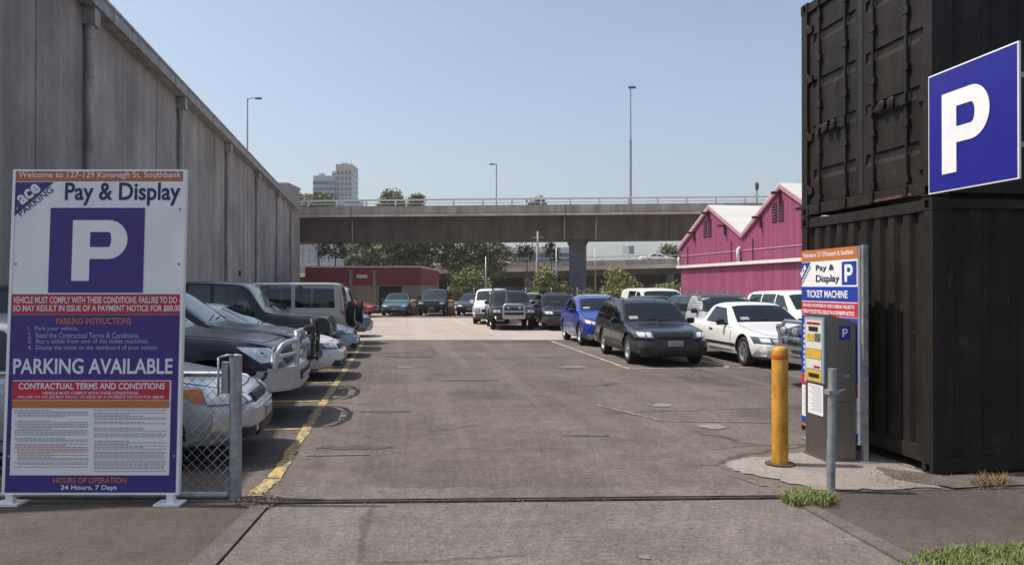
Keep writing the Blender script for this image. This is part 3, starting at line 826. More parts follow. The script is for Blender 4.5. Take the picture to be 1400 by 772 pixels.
for q in ([cam(-2.06,6.44), cam(-1.935,6.44), cam(-1.85,5.07), cam(-1.73,2.6), cam(-1.88,2.6), cam(-2.02,5.07)],
          [cam(2.26,6.6), cam(2.37,6.62), cam(2.62,5.07), cam(2.96,2.6), cam(2.81,2.6), cam(2.47,5.07)]):
    mb = MB(); mb.prism([(p.x, p.y) for p in q], -.02, .022)
    tag(mb.build('kerb', A_KERB), 'concrete edging beside the driveway', None, None, 'structure')
# irregular concrete pad under the ticket machine
def blob(cx, cz, rx, rz, n, seed, jit=.14):
    rr = random.Random(seed); out = []
    for k in range(n):
        t = 2*PI*k/n; f = 1+rr.uniform(-jit, jit)
        out.append(cam(cx+rx*f*math.cos(t), cz+rz*f*math.sin(t)))
    return out
def jag(poly, amp, seed):
    rr = random.Random(seed); out = []
    for i, a in enumerate(poly):
        b = poly[(i+1) % len(poly)]
        for k in range(6): out.append(a.lerp(b, k/6)+Vector((rr.uniform(-amp,amp), rr.uniform(-amp,amp), 0)))
    return out
pad = [g(990,636), g(1012,627), g(1050,625), g(1100,620), g(1180,618), g(1250,640), g(1285,655), g(1290,668), g(1180,670), g(1120,671), g(1075,660), g(1040,652), g(1005,645)]
sheet('concrete_pad', jag(pad,.035,5), .014, A_PAD, 'pale concrete pad under the ticket machine')
sheet('dirt_patch', jag([g(1200,640), g(1290,652), g(1420,648), g(1420,664), g(1300,668), g(1215,655)],.03,6), .018, A_DIRT, 'dry dirt along the container foot')
sheet('dirt_strip', jag([g(984,637), g(994,630), g(1008,646), g(1040,656), g(1070,664), g(1060,669), g(1010,656)],.04,9), .009, A_DIRT, 'loose dirt at the edge of the pad')

# ---- painted lines (each painted stroke a thin worn sheet)
def worn_paint(name, col, wear, sc=9):
    m = bpy.data.materials.new(name); m.use_nodes = True; nt = m.node_tree; p = _p(m)
    p.inputs['Roughness'].default_value = .8
    tc = nt.nodes.new('ShaderNodeTexCoord'); n = nt.nodes.new('ShaderNodeTexNoise')
    n.inputs['Scale'].default_value = sc; n.inputs['Detail'].default_value = 8; n.inputs['Roughness'].default_value = .75
    nt.links.new(tc.outputs['Object'], n.inputs['Vector'])
    r = nt.nodes.new('ShaderNodeValToRGB'); r.color_ramp.elements[0].position = wear-.04; r.color_ramp.elements[1].position = wear+.05
    nt.links.new(n.outputs['Fac'], r.inputs[0])
    mx = nt.nodes.new('ShaderNodeMix'); mx.data_type = 'RGBA'
    mx.inputs['A'].default_value = (.15,.132,.118,1); mx.inputs['B'].default_value = (*col,1)
    nt.links.new(r.outputs[0], mx.inputs['Factor']); nt.links.new(mx.outputs['Result'], p.inputs['Base Color'])
    return m
M_YEL = worn_paint('worn_yellow_paint', (.47,.34,.105), .48)
M_YEL2 = worn_paint('faded_yellow_paint', (.44,.33,.13), .45)
M_YEL3 = worn_paint('ghost_yellow_paint', (.33,.26,.14), .55)
M_WHT2 = worn_paint('faded_line_paint', (.40,.34,.26), .45, 6)
def stroke(u0, v0, u1, v1, w, m, z=.012, seg=24, jit=.012):
    rr = random.Random(int(u0*77+v0*13)); d = Vector((u1-u0, v1-v0)); L_ = d.length; d.normalize(); nrm = Vector((-d.y, d.x))
    mb = MB(); a = []
    for k in range(seg+1):
        c = Vector((u0, v0)) + d*L_*k/seg
        for s in (1,-1):
            q = c + nrm*s*(w/2+rr.uniform(-jit, jit)); a.append((q.x, q.y, z))
    mb.add(a, [(2*k, 2*k+1, 2*k+3, 2*k+2) for k in range(seg)])
    o = mb.build('painted_line', m, fix=False)
    if o.data.polygons[0].normal.z < 0: o.data.flip_normals()
    tag(o, 'yellow painted parking line', None, None, 'structure'); return o
stroke(-1.12, 7.55, -1.12, 26.2, .12, M_YEL, seg=120, jit=.016); stroke(-1.2, 6.95, -1.12, 7.53, .13, M_YEL2, seg=8, jit=.02)
VB = [10.15, 12.6, 15.0, 17.4, 19.8, 22.1, 24.4, 26.6]
for v in VB: stroke(-6.0, v, -1.2, v, .11, M_YEL2)
stroke(-2.6, 7.1, -2.1, 8.0, .1, M_WHT2)
stroke(4.85, 16.6, 4.85, 25.4, .09, M_WHT2, seg=50)
stroke(4.9, 16.6, 9.6, 16.55, .09, M_WHT2)
stroke(7.1, 16.5, 7.1, 25.4, .09, M_WHT2)
stroke(3.4, 10.1, 4.9, 9.75, .06, M_YEL3); stroke(3.4, 10.1, 2.9, 11.6, .06, M_YEL3); stroke(-.95, 8.55, -.3, 8.5, .05, M_YEL3)
M_SPOT = ground_mat('pale_patch', (.19,.165,.148), (.27,.24,.215), .3, .6)
for k, (px, py, rx, rz) in enumerate([(903,554,.18,.16),(977,584,.17,.2),(783,502,.3,.22),(738,487,.25,.12),(880,762,.05,.05),(555,502,.2,.15)]):
    c = F_PX*EYE/(py-HOR)
    sheet('worn_patch', blob((px-700)/F_PX*c, c, rx, rz, 15, k+3, .3), .012, M_SPOT, 'pale worn patch in the asphalt')
M_STAIN = ground_mat('oil_stain', (.07,.062,.058), (.11,.098,.09), .2, .6)
for k, (px, py, rx, rz) in enumerate([(520,563,.35,.1),(560,488,.5,.25),(480,612,.4,.1),(640,520,.5,.12),(800,596,.25,.05)]):
    c = F_PX*EYE/(py-HOR)
    sheet('oil_stain', blob((px-700)/F_PX*c, c, rx, rz, 19, k+23, .35), .010, M_STAIN, 'dark oil stain on the asphalt')
# gate track let into the paving
mb = MB()
p0, p1 = cam(-2.05,6.50), cam(2.3,6.665); d = (p1-p0).normalized(); n_ = Vector((-d.y,d.x,0))
mb.prism([((p0+n_*s).x,(p0+n_*s).y) for s in (-.012,)]+[((p1+n_*s).x,(p1+n_*s).y) for s in (-.012,.012)]+[((p0+n_*.012).x,(p0+n_*.012).y)], .0, .018)
for s in (-.03,.03):
    mb.prism([((p0+n_*(s-.008)).x,(p0+n_*(s-.008)).y),((p1+n_*(s-.008)).x,(p1+n_*(s-.008)).y),((p1+n_*(s+.008)).x,(p1+n_*(s+.008)).y),((p0+n_*(s+.008)).x,(p0+n_*(s+.008)).y)], .0, .024)
M_TRACK = mat('rusty_track', (.085,.068,.058), .85, .1, .3, var=.5, vscale=10)
tag(mb.build('gate_track', M_TRACK), 'dark steel gate track across the driveway entrance', 'gate track')

# ---- grass tufts and litter
def leafmat(name, a, b):
    m = bpy.data.materials.new(name); m.use_nodes = True; nt = m.node_tree; p = _p(m)
    p.inputs['Roughness'].default_value = .7; p.inputs['Specular IOR Level'].default_value = .25
    gi = nt.nodes.new('ShaderNodeNewGeometry'); r = nt.nodes.new('ShaderNodeValToRGB')
    r.color_ramp.elements[0].color = (*a,1); r.color_ramp.elements[1].color = (*b,1)
    nt.links.new(gi.outputs['Random Per Island'], r.inputs[0]); nt.links.new(r.outputs[0], p.inputs['Base Color'])
    return m
M_GRASS = leafmat('grass', (.085,.12,.03), (.24,.26,.09))
M_DRY = leafmat('dry_weed', (.12,.075,.035), (.24,.17,.08))
M_LITTER = leafmat('dry_leaves', (.10,.06,.04), (.22,.145,.09))
def tuft(name, label, fn, n, h, m, seed, kind='stuff', lean=.5, w=.006):
    rr = random.Random(seed); mb = MB()
    for _ in range(n):
        p = fn(rr); a = rr.uniform(0, 2*PI); hh = h*rr.uniform(.45,1.1); dx = Vector((math.cos(a), math.sin(a), 0)); sd = Vector((-dx.y, dx.x, 0))*w
        l = rr.uniform(.1, lean)*hh; base = Vector((p.x, p.y, 0))
        a0, a1 = base+sd, base-sd; b0, b1 = base+dx*l*.4+Vector((0,0,hh*.6))+sd*.8, base+dx*l*.4+Vector((0,0,hh*.6))-sd*.8; c = base+dx*l+Vector((0,0,hh))
        mb.add([a0,a1,b1,b0,c], [(0,1,2,3),(3,2,4)])
    return tag(mb.build(name, m, fix=False), label, None, None, kind)
def ell(px0, px1, py0, py1):
    def f(rr):
        while True:
            a, b = rr.uniform(-1,1), rr.uniform(-1,1)
            if a*a+b*b < 1: return g((px0+px1)/2+a*(px1-px0)/2, (py0+py1)/2+b*(py1-py0)/2)
    return f
tag(tuft('grass_tuft', 'green grass tuft at the foot of the short grey post', ell(1068,1142,675,695), 800, .085, M_GRASS, 1, lean=1.6, w=.004), None, 'grass')
vg = [(1228,775),(1262,756),(1310,750),(1400,746),(1500,744),(1520,830),(1225,830)]
def verge(rr):
    while True:
        x, y = rr.uniform(1225,1520), rr.uniform(744,835)
        ins = False; j = len(vg)-1
        for i in range(len(vg)):
            if (vg[i][1] > y) != (vg[j][1] > y) and x < (vg[j][0]-vg[i][0])*(y-vg[i][1])/(vg[j][1]-vg[i][1])+vg[i][0]: ins = not ins
            j = i
        if ins: return g(x+rr.uniform(-6,6), y+rr.uniform(-2.5,2.5))
sheet('verge_soil', [g(x,y) for x,y in vg], .008, ground_mat('verge_earth', (.05,.06,.025), (.09,.085,.04)), 'soil under the grass verge')
tag(tuft('grass_verge', 'green grass verge beside the footpath', verge, 16000, .045, M_GRASS, 2, lean=1.5, w=.0035), None, 'grass')
tag(tuft('dry_weed', 'small reddish dry weed beside the lower container', ell(1328,1380,656,669), 260, .1, M_DRY, 3, lean=2.0, w=.004), None, 'weed')
def litter(name, label, fn, n, m, seed, sz=(.012,.035)):
    rr = random.Random(seed); mb = MB()
    for _ in range(n):
        p = fn(rr); s = rr.uniform(*sz); a = rr.uniform(0,2*PI); z = .016+rr.uniform(0,.012)
        e = Vector((math.cos(a),math.sin(a),rr.uniform(-.3,.3)))*s; f = Vector((-math.sin(a),math.cos(a),rr.uniform(-.3,.3)))*s*.6; c = Vector((p.x,p.y,z))
        mb.add([c+e,c+f,c-e,c-f], [(0,1,2,3)])
    return tag(mb.build(name, m, fix=False), label, None, None, 'stuff')
litter('dry_leaves', 'brown dry leaves by the fence post', ell(318,385,674,698), 260, M_LITTER, 5, (.008,.02))
litter('dry_leaves', 'brown dry leaves drifted along the yellow line', ell(345,400,640,690), 90, M_LITTER, 6, (.006,.016))
M_STONE = leafmat('grit_stones', (.09,.075,.065), (.25,.21,.185))
litter('grit', 'loose grit beside the container', ell(1180,1310,636,670), 420, M_STONE, 8, (.004,.012))
litter('grit', 'loose grit on the asphalt in front of the cars', ell(420,560,590,625), 500, M_STONE, 9, (.004,.014))

litter('grit', 'scattered small stones over the middle of the lot', ell(420,1020,480,690), 900, M_STONE, 15, (.003,.011))
litter('dry_leaves', 'a few scattered dry leaves on the asphalt', ell(400,1040,500,760), 60, M_LITTER, 16, (.008,.02))
litter('dry_leaves', 'dry leaves caught along the gate track', ell(360,1080,682,694), 160, M_LITTER, 17, (.005,.014))
rr = random.Random(31)
for v in [8.9, 11.3, 13.7, 16.1, 18.5]:
    for _ in range(2):
        u = rr.uniform(-2.6,-.9); c = Vector((u, v+rr.uniform(-.6,.6), 0)); rx, rz = rr.uniform(.08,.22), rr.uniform(.08,.25)
        sheet('oil_stain', [Vector((c.x+rx*(1+rr.uniform(-.35,.35))*math.cos(2*PI*k/17), c.y+rz*(1+rr.uniform(-.35,.35))*math.sin(2*PI*k/17), 0)) for k in range(17)], .0095, M_STAIN, 'dark oil drip in a parking bay')
# ------------------------------------------------------------------ warehouse on the left
M_WALL = bpy.data.materials.new('stained_concrete_wall'); M_WALL.use_nodes = True
def wallmat(m):
    nt = m.node_tree; p = _p(m); N = nt.nodes.new; Lk = nt.links.new
    p.inputs['Roughness'].default_value = .85
    tc = N('ShaderNodeTexCoord')
    def nz(scale, st, d=6):
        mp = N('ShaderNodeMapping'); mp.inputs['Scale'].default_value = st; Lk(tc.outputs['Object'], mp.inputs[0])
        n = N('ShaderNodeTexNoise'); n.inputs['Scale'].default_value = scale; n.inputs['Detail'].default_value = d; n.inputs['Roughness'].default_value = .6; Lk(mp.outputs[0], n.inputs['Vector']); return n.outputs['Fac']
    def rp(f, a, b, ca, cb):
        r = N('ShaderNodeValToRGB'); r.color_ramp.elements[0].position = a; r.color_ramp.elements[1].position = b
        r.color_ramp.elements[0].color = (*ca,1); r.color_ramp.elements[1].color = (*cb,1); Lk(f, r.inputs[0]); return r.outputs[0]
    def mul(a, b):
        x = N('ShaderNodeMix'); x.data_type = 'RGBA'; x.blend_type = 'MULTIPLY'; x.inputs['Factor'].default_value = 1; Lk(a, x.inputs['A']); Lk(b, x.inputs['B']); return x.outputs['Result']
    c = rp(nz(.6, (1,1,.5)), .3, .7, (.41,.365,.33), (.52,.47,.425))
    c = mul(c, rp(nz(1.0, (1.3,1.3,.05), 8), .3, .72, (.68,.67,.66), (1.1,1.1,1.1)))
    c = mul(c, rp(nz(1.0, (7,7,.25), 6), .3, .7, (.93,.92,.91), (1.04,1.04,1.04)))
    c = mul(c, rp(nz(.35, (1,1,1), 4), .35, .65, (.72,.70,.68), (1.1,1.1,1.1)))
    c = mul(c, rp(nz(6, (1,1,1), 8), .3, .7, (.88,.88,.87), (1.06,1.06,1.06)))
    Lk(c, p.inputs['Base Color'])
    b = N('ShaderNodeBump'); b.inputs['Strength'].default_value = .3; b.inputs['Distance'].default_value = .02
    Lk(nz(8, (1,1,1), 8), b.inputs['Height']); Lk(b.outputs[0], p.inputs['Normal'])
wallmat(M_WALL)
M_GUT = mat('weathered_gutter', (.38,.35,.33), .6, .2, .4, var=.45, vscale=3, stretch=(1,1,.4))
M_PIPE = mat('weathered_pipe', (.42,.39,.37), .6, .1, .4, var=.4, vscale=5, stretch=(1,1,.25))
M_DARKJ = mat('dark_joint', (.06,.055,.05), .9)
WD = Vector((-.1676,.9858,0)); wang = None
w0 = cam(-6.4-.17*0, 0); w1 = cam(-6.4-.17*68.5, 68.5); wx = (w1-w0).normalized()
wang = math.atan2(wx.y, wx.x); WL = (w1-w0).length
wz = lambda Z: Z*WL/68.5
wh = thing('warehouse', 'long grey concrete warehouse with gutter and downpipes on the left', 'warehouse', w0, wang)
HG = 8.55
mb = MB()
# wall in precast panels with open joints; local -y faces the lot
Z0 = -12
edges = [Z0]; z = 1.0
joints = []
k = 0
mb.bx(wz(7.2), WL, .42, .7, 0, HG-.25)
xs = wz(7.2)
pw = 3.0
i = 0
while xs < WL-.1:
    xe = min(xs+pw, WL); dy = .0 if i % 3 else .035
    mb.bx(xs+.01, xe-.01, .37-dy*.4, .418, 0, HG-.3); xs = xe; i += 1
mb.build('wall', M_WALL, wh)
mb = MB(); mb.bx(wz(7.2), WL+.15, .0, .03, HG-.34, HG); mb.bx(wz(7.2), WL+.15, .03, .45, HG-.34, HG-.3); mb.bx(wz(7.2), WL+.15, -.03, .02, HG-.05, HG+.02)
for k in range(30): mb.bx(wz(7.5)+k*2.05, wz(7.5)+k*2.05+.05, -.012, .0, HG-.33, HG-.06)
mb.build('gutter', M_GUT, wh)
mb = MB(); mb.add([(wz(7.2),.1,HG+.02),(WL+.15,.1,HG+.02),(WL+.15,9,HG+1.2),(wz(7.2),9,HG+1.2)], [(0,1,2,3)]); mb.add([(wz(7.2),.1,HG-.02),(WL+.15,.1,HG-.02),(WL+.15,9,HG+1.16),(wz(7.2),9,HG+1.16)], [(3,2,1,0)])
mb.build('roof', M_GUT, wh)
mb = MB(); mb.bx(WL-.3, WL, .71, 18, 0, HG+1.0); mb.build('end_wall', M_WALL, wh)
for Z in (9.7, 18.7, 27.5, 36.2, 45.3, 54.6, 63.8):
    x = wz(Z); pb = MB()
    pb.tube([(x,.24,0),(x,.24,HG-1.05)], .095, 12); pb.tube([(x,.24,HG-1.05),(x,.24,HG-.5)], .115, 12)
    for zz in (1.4, 3.2, 5.0, 6.6): pb.tube([(x,.24,zz),(x,.24,zz+.07)], .115, 12); pb.bx(x-.02, x+.02, .24, .4, zz, zz+.06)
    dp = pb.build('downpipe', M_PIPE, wh, sharp=40)
    hb = MB(); hb.bx(x-.2, x+.2, .06, .4, HG-.75, HG-.35); hb.build('rain_head', M_GUT, dp)
for k in range(2):
    mb = MB(); x = wz(26+k*14.1); mb.bx(x-.16, x+.16, .3, .37, 2.3, 2.55)
    for j in range(4): mb.bx(x-.14, x+.14, .285, .3, 2.33+j*.055, 2.35+j*.055)
    mb.build('vent', M_TRIM, wh)
# blank block beyond its end
mb = MB(); 
t = thing('plant_room', 'small flat topped beige block beyond the far end of the warehouse', 'building', cam(-19.55,70.3), -AY)
mb.bx(-3.5,-.05,0,4,0,10.7); mb.build('wall', mat('beige_render', (.36,.33,.31), .85, var=.15, vscale=1), t)
mb = MB(); mb.bx(-3.6,.02,-.08,4.1,10.7,10.85); mb.build('parapet', mat('beige_render2', (.42,.39,.37), .85), t)

# ------------------------------------------------------------------ red and beige brick building at the back
def brickmat(name, a, b, mort, sc=1.0):
    m = bpy.data.materials.new(name); m.use_nodes = True; nt = m.node_tree; p = _p(m); p.inputs['Roughness'].default_value = .85
    tc = nt.nodes.new('ShaderNodeTexCoord'); mp = nt.nodes.new('ShaderNodeMapping'); mp.inputs['Rotation'].default_value = (PI/2,0,0)
    br = nt.nodes.new('ShaderNodeTexBrick'); br.inputs['Scale'].default_value = sc
    br.inputs['Color1'].default_value = (*a,1); br.inputs['Color2'].default_value = (*b,1); br.inputs['Mortar'].default_value = (*mort,1)
    br.inputs['Brick Width'].default_value = .24; br.inputs['Row Height'].default_value = .086; br.inputs['Mortar Size'].default_value = .008
    nt.links.new(tc.outputs['Object'], mp.inputs[0]); nt.links.new(mp.outputs[0], br.inputs['Vector']); nt.links.new(br.outputs['Color'], p.inputs['Base Color'])
    return m
M_RBR = brickmat('red_brick', (.25,.04,.042), (.20,.034,.036), (.22,.06,.058))
M_BBR = brickmat('beige_brick', (.27,.20,.16), (.23,.17,.135), (.27,.22,.18))
M_COP = mat('pale_coping', (.55,.5,.47), .7)
br_ = thing('brick_building', 'low flat roofed red and beige brick building at the back of the lot', 'building', cam(-13.62,53), -AY)
BW, BD, BH = 7.62, 13.0, 3.12
mb = MB(); 
# front wall with a garage opening
ox0, ox1, oz = 4.85, 6.35, 1.25
mb.bx(0,ox0,0,.25,0,1.85); mb.bx(ox1,BW,0,.25,0,1.85); mb.bx(ox0,ox1,0,.25,oz+.55,1.85); mb.bx(BW-.25,BW,.25,BD,0,1.85); mb.bx(0,.25,.25,BD,0,1.85)
mb.build('lower_wall', M_BBR, br_)
mb = MB(); mb.bx(-.01,BW+.01,-.012,.26,1.85,BH-.1); mb.bx(BW-.26,BW+.012,.26,BD,1.85,BH-.1); mb.bx(-.01,.25,.26,BD,1.85,BH-.1); mb.build('upper_wall', M_RBR, br_)
mb = MB(); mb.bx(-.06,BW+.06,-.06,.32,BH-.1,BH); mb.bx(BW-.32,BW+.06,.32,BD,BH-.1,BH); mb.bx(-.06,.32,.32,BD,BH-.1,BH); mb.build('coping', M_COP, br_)
mb = MB(); mb.bx(.26,BW-.27,.27,BD,2.8,2.86); mb.build('roof', M_GUT, br_)
for x in (3.02, 4.58): mb = MB(); mb.bx(x-.11,x+.11,-.14,-.013,0,2.72); mb.box((x,-.09,2.76),(.32,.2,.1)); mb.build('pilaster', M_BBR, br_)
mb = MB(); mb.bx(ox0,ox1,.2,.24,0,oz+.55)
for k in range(9): mb.bx(ox0,ox1,.17,.2,.1+k*.2,.12+k*.2)
mb.build('roller_door', mat('dark_door', (.03,.028,.026), .6), br_)
mb = MB(); mb.bx(3.4,4.1,-.06,-.013,2.32,2.5); mb.bx(3.36,4.14,-.05,-.014,2.5,2.54); mb.build('name_board', M_COP, br_)

# ------------------------------------------------------------------ pink sheds on the right
M_PINK = bpy.data.materials.new('pink_weatherboard'); M_PINK.use_nodes = True
def pinkmat(m):
    nt = m.node_tree; p = _p(m); N = nt.nodes.new; Lk = nt.links.new; p.inputs['Roughness'].default_value = .7; p.inputs['Specular IOR Level'].default_value = .3
    tc = N('ShaderNodeTexCoord'); mp = N('ShaderNodeMapping'); mp.inputs['Scale'].default_value = (2.2,2.2,.12); Lk(tc.outputs['Object'], mp.inputs[0])
    n = N('ShaderNodeTexNoise'); n.inputs['Scale'].default_value = 1.6; n.inputs['Detail'].default_value = 8; Lk(mp.outputs[0], n.inputs['Vector'])
    r = N('ShaderNodeValToRGB'); r.color_ramp.elements[0].position = .3; r.color_ramp.elements[1].position = .72
    r.color_ramp.elements[0].color = (.205,.043,.105,1); r.color_ramp.elements[1].color = (.29,.072,.15,1); Lk(n.outputs['Fac'], r.inputs[0])
    Lk(r.outputs[0], p.inputs['Base Color'])
    w = N('ShaderNodeTexWave'); w.wave_type = 'BANDS'; w.bands_direction = 'X'; w.inputs['Scale'].default_value = 2.1; Lk(tc.outputs['Object'], w.inputs['Vector'])
    b = N('ShaderNodeBump'); b.inputs['Strength'].default_value = .7; b.inputs['Distance'].default_value = .03; Lk(w.outputs['Fac'], b.inputs['Height']); Lk(b.outputs[0], p.inputs['Normal'])
pinkmat(M_PINK)
M_WROOF = mat('white_metal_roof', (.62,.60,.56), .5, .1, .5, var=.12, vscale=2, stretch=(1,.1,1))
M_WPIPE = mat('white_painted_pipe', (.66,.62,.6), .5, var=.15, vscale=3)
M_PKTRIM = mat('pale_pink_trim', (.42,.2,.25), .6, var=.2, vscale=3)
M_PKDARK = mat('dark_louvre', (.09,.025,.05), .7)
s0, s1 = cam(10.5,50), cam(13.16,36); sx = (s1-s0).normalized(); sang = math.atan2(sx.y, sx.x)
def shed(label, xo, x0, xp, x1, e0, zp, e1, first):
    t = thing('gabled_shed', label, 'shed', s0+sx*xo, sang, 'pink gabled sheds')
    D = 16.0
    mb = MB(); mb.prism([(x0+.01,0),(x1-.01,0),(x1-.01,e1-.06),(xp,zp-.06),(x0+.01,e0-.06)], 0, .2, 'Y')
    mb.build('gable_wall', M_PINK, t)
    mb = MB(); mb.bx(x0+.01,x0+.2,.2,D,0,e0-.15); mb.bx(x1-.2,x1-.01,.2,D,0,e1-.15); mb.build('flank_wall', M_PINK, t)
    for (xa, za, xb, zb) in ((x0-(.15 if first else 0), e0-(.06 if first else 0), xp, zp), (xp, zp, x1, e1)):
        mb = MB(); mb.prism([(xa,za),(xb,zb),(xb,zb+.07),(xa,za+.07)], -.12, D, 'Y')
        mb.build('roof', M_WROOF, t)
        mb = MB(); mb.prism([(xa,za-.2),(xb,zb-.2),(xb,zb-.005),(xa,za-.005)], -.14, -.02, 'Y'); mb.build('barge_board', M_PKTRIM, t)
    for dx in (-.3, .3):
        mb = MB(); xw = xp-.35+dx; zc = zp-1.25
        mb.bx(xw-.22,xw+.22,-.03,.0,zc-.5,zc+.5)
        for k in range(7): mb.box((xw,-.05,zc-.42+k*.14),(.4,.05,.03), rot=(.6,0,0))
        mb.build('louvre_window', M_PKDARK, t)
    for f, side in ((.5,-1),(.98,-1),(.5,1),(.02,1)):
        xx = x0+(xp-x0)*(f if side < 0 else 1) + ((x1-xp)*f if side > 0 else 0)
        zz = (e0+(zp-e0)*f) if side < 0 else (zp+(e1-zp)*f)
        if side > 0 and f < .1: continue
        mb = MB(); mb.bx(xx-.06,xx+.06,-.5,-.01,zz-.42,zz-.3); mb.bx(xx-.06,xx+.06,-.12,-.01,zz-.85,zz-.42); mb.build('purlin_bracket', M_PKDARK, t)
    mb = MB(); mb.bx(x0+.02,x1-.02,-.03,-.002,3.62,3.68); mb.build('cladding_lap', M_PKTRIM, t)
    for xx in (x0+1.1, x1-1.3): mb = MB(); mb.bx(xx-.03,xx+.03,-.06,-.032,3.0,4.2); mb.build('bracing_strap', M_PKDARK, t)
    return t
sh1 = shed('pink gabled shed nearest the overpass, with lower gable', 0, 0, 4.25, 8.25, 4.3, 6.35, 4.5, True)
sh2 = shed('pink gabled shed nearest the containers, with higher gable', 8.25, 0, 3.9, 8.0, 4.5, 6.6, 4.6, False)
mb = MB(); mb.box((8.0,-.14,2.98),(16.4,.16,.16)); mb.tube([(7.95,-.13,3.05),(7.95,-.13,3.7),(7.95,-.02,3.8)], .1, 10); mb.tube([(-.05,-.13,2.98),(-.05,-.13,3.6)], .08, 8)
tag(mb.build('gutter_pipe', M_WPIPE, None, s0, (0,0,sang)), 'long white pipe running across the pink shed fronts', 'pipe')

# ------------------------------------------------------------------ overpasses
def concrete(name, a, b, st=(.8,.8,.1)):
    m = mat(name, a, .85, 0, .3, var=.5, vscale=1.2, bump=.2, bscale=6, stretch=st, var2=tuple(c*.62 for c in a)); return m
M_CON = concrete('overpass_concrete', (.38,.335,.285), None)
M_CON2 = concrete('shaded_girder_concrete', (.105,.085,.072), None)  # deck concrete darkened, the shade under the overhang put into its colour
M_LIP = concrete('lit_concrete_edge', (.55,.49,.42), None, (.25,1,1))  # deck concrete made paler, light caught by the ledge put into its colour
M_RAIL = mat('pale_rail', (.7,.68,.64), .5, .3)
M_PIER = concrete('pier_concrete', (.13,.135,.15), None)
ov = thing('overpass', 'big concrete freeway overpass crossing above the car park', 'overpass', cam(0,75), -AY)
SL = .0090
def slab(mb, y0, y1, z0, z1, xa=-75, xb=80):
    vs = []
    for x in (xa, xb):
        for y in (y0, y1):
            for zz in (z0, z1): vs.append((x, y, zz+SL*x))
    mb.add(vs, [(0,1,3,2),(4,6,7,5),(0,4,5,1),(2,3,7,6),(0,2,6,4),(1,5,7,3)])
mb = MB(); slab(mb, .0, .22, 8.72, 9.38); slab(mb, 9.0, 9.22, 8.72, 9.38); slab(mb, .22, 9.0, 8.5, 8.8); slab(mb, .0, .2, 8.55, 8.70)
mb.build('deck', M_CON, ov)
mb = MB(); slab(mb, -.1, .2, 8.40, 8.56); mb.build('edge_beam', M_LIP, ov)
mb = MB()
for x in range(-75, 80, 10): 
    vs = []
    for xx in (x+.02, x+9.98):
        for (y, zz) in ((1.5,8.48),(2.0,6.27),(7.2,6.27),(7.7,8.48)): vs.append((xx, y, zz+SL*xx))
    mb.add(vs, [(0,1,2,3),(7,6,5,4),(0,4,5,1),(1,5,6,2),(2,6,7,3),(3,7,4,0)])
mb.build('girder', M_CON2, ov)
mb = MB()
for yy in (.1, 9.1):
    for x in range(-27, 30):
        xx = x*2.72; mb.box((xx, yy, 9.66+SL*xx), (.16,.14,.56))
    for zz, h in ((9.86,.16),(9.58,.07)):
        vs = []
        for x in (-75,80):
            for y in (yy-.05, yy+.05):
                for q in (zz, zz+h): vs.append((x,y,q+SL*x))
        mb.add(vs, [(0,1,3,2),(4,6,7,5),(0,4,5,1),(2,3,7,6),(0,2,6,4),(1,5,7,3)])
mb.build('guard_rail', M_RAIL, ov)
for x in (-15.2, 5.0, 8.0):
    mb = MB(); mb.tube([(x,1.42,8.4+SL*x),(x,1.5,7.6+SL*x),(x,1.9,6.2+SL*x)], .07, 8); mb.build('drain_pipe', M_PIPE, ov)
for x in range(-75, 80, 20):
    mb = MB(); mb.bx(x-.03,x+.03,-.13,-.101,8.4+SL*x,9.38+SL*x); mb.build('expansion_joint', M_DARKJ, ov)
for x in (6.5, -32.5):
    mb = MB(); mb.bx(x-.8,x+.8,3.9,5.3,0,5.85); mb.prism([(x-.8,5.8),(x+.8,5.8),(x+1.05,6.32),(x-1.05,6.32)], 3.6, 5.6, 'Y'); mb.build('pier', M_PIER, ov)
def lamp_pole(label, X, Z, z0, z1, arm, head=True, r=.11, step=True):
    t = thing('street_lamp', label, 'street lamp', cam(X,Z,z0), -AY)
    h = z1-z0
    mb = MB()
    if step: mb.tube([(0,0,0),(0,0,h*.56)], r, 10); mb.tube([(0,0,h*.56),(0,0,h)], r*.7, 10, r2=r*.5); mb.tube([(0,0,h*.55),(0,0,h*.57)], r*1.25, 10)
    else: mb.tube([(0,0,0),(0,0,h)], r, 8, r2=r*.55)
    mb.build('pole', M_GALV, t, sharp=40)
    mb = MB()
    if abs(arm) > .3:
        mb.tube([(0,0,h-.1),(arm*.5,0,h+.05),(arm,0,h+.02)], .04, 6)
    mb.sbox((arm*1.2,0,h), (.75,.3,.2), .5); mb.build('lamp_head', M_GREYP, t)
    return t
lamp_pole('tall lamp post standing on the overpass edge, two-stage, with tiny head', 11.1, 75.25, 8.85, 20.4, .12)
lamp_pole('lamp post with a short arm rising behind the warehouse roof', -26.5, 80.5, 9.0, 20.6, .9, step=False)
lamp_pole('distant thin lamp post above the middle of the overpass', -2.1, 108, 0, 18.2, -.5, step=False, r=.13)
t = thing('traffic_camera', 'small dark camera mast on the overpass rail above the sheds', 'camera', cam(22.9,75.2,9.4), -AY)
mb = MB(); mb.tube([(0,0,0),(0,0,1.5)], .06, 8); mb.build('pole', M_GREYP, t)
mb = MB(); mb.sbox((0,0,1.75),(.35,.3,.75),.5); mb.build('housing', M_GREYP, t)

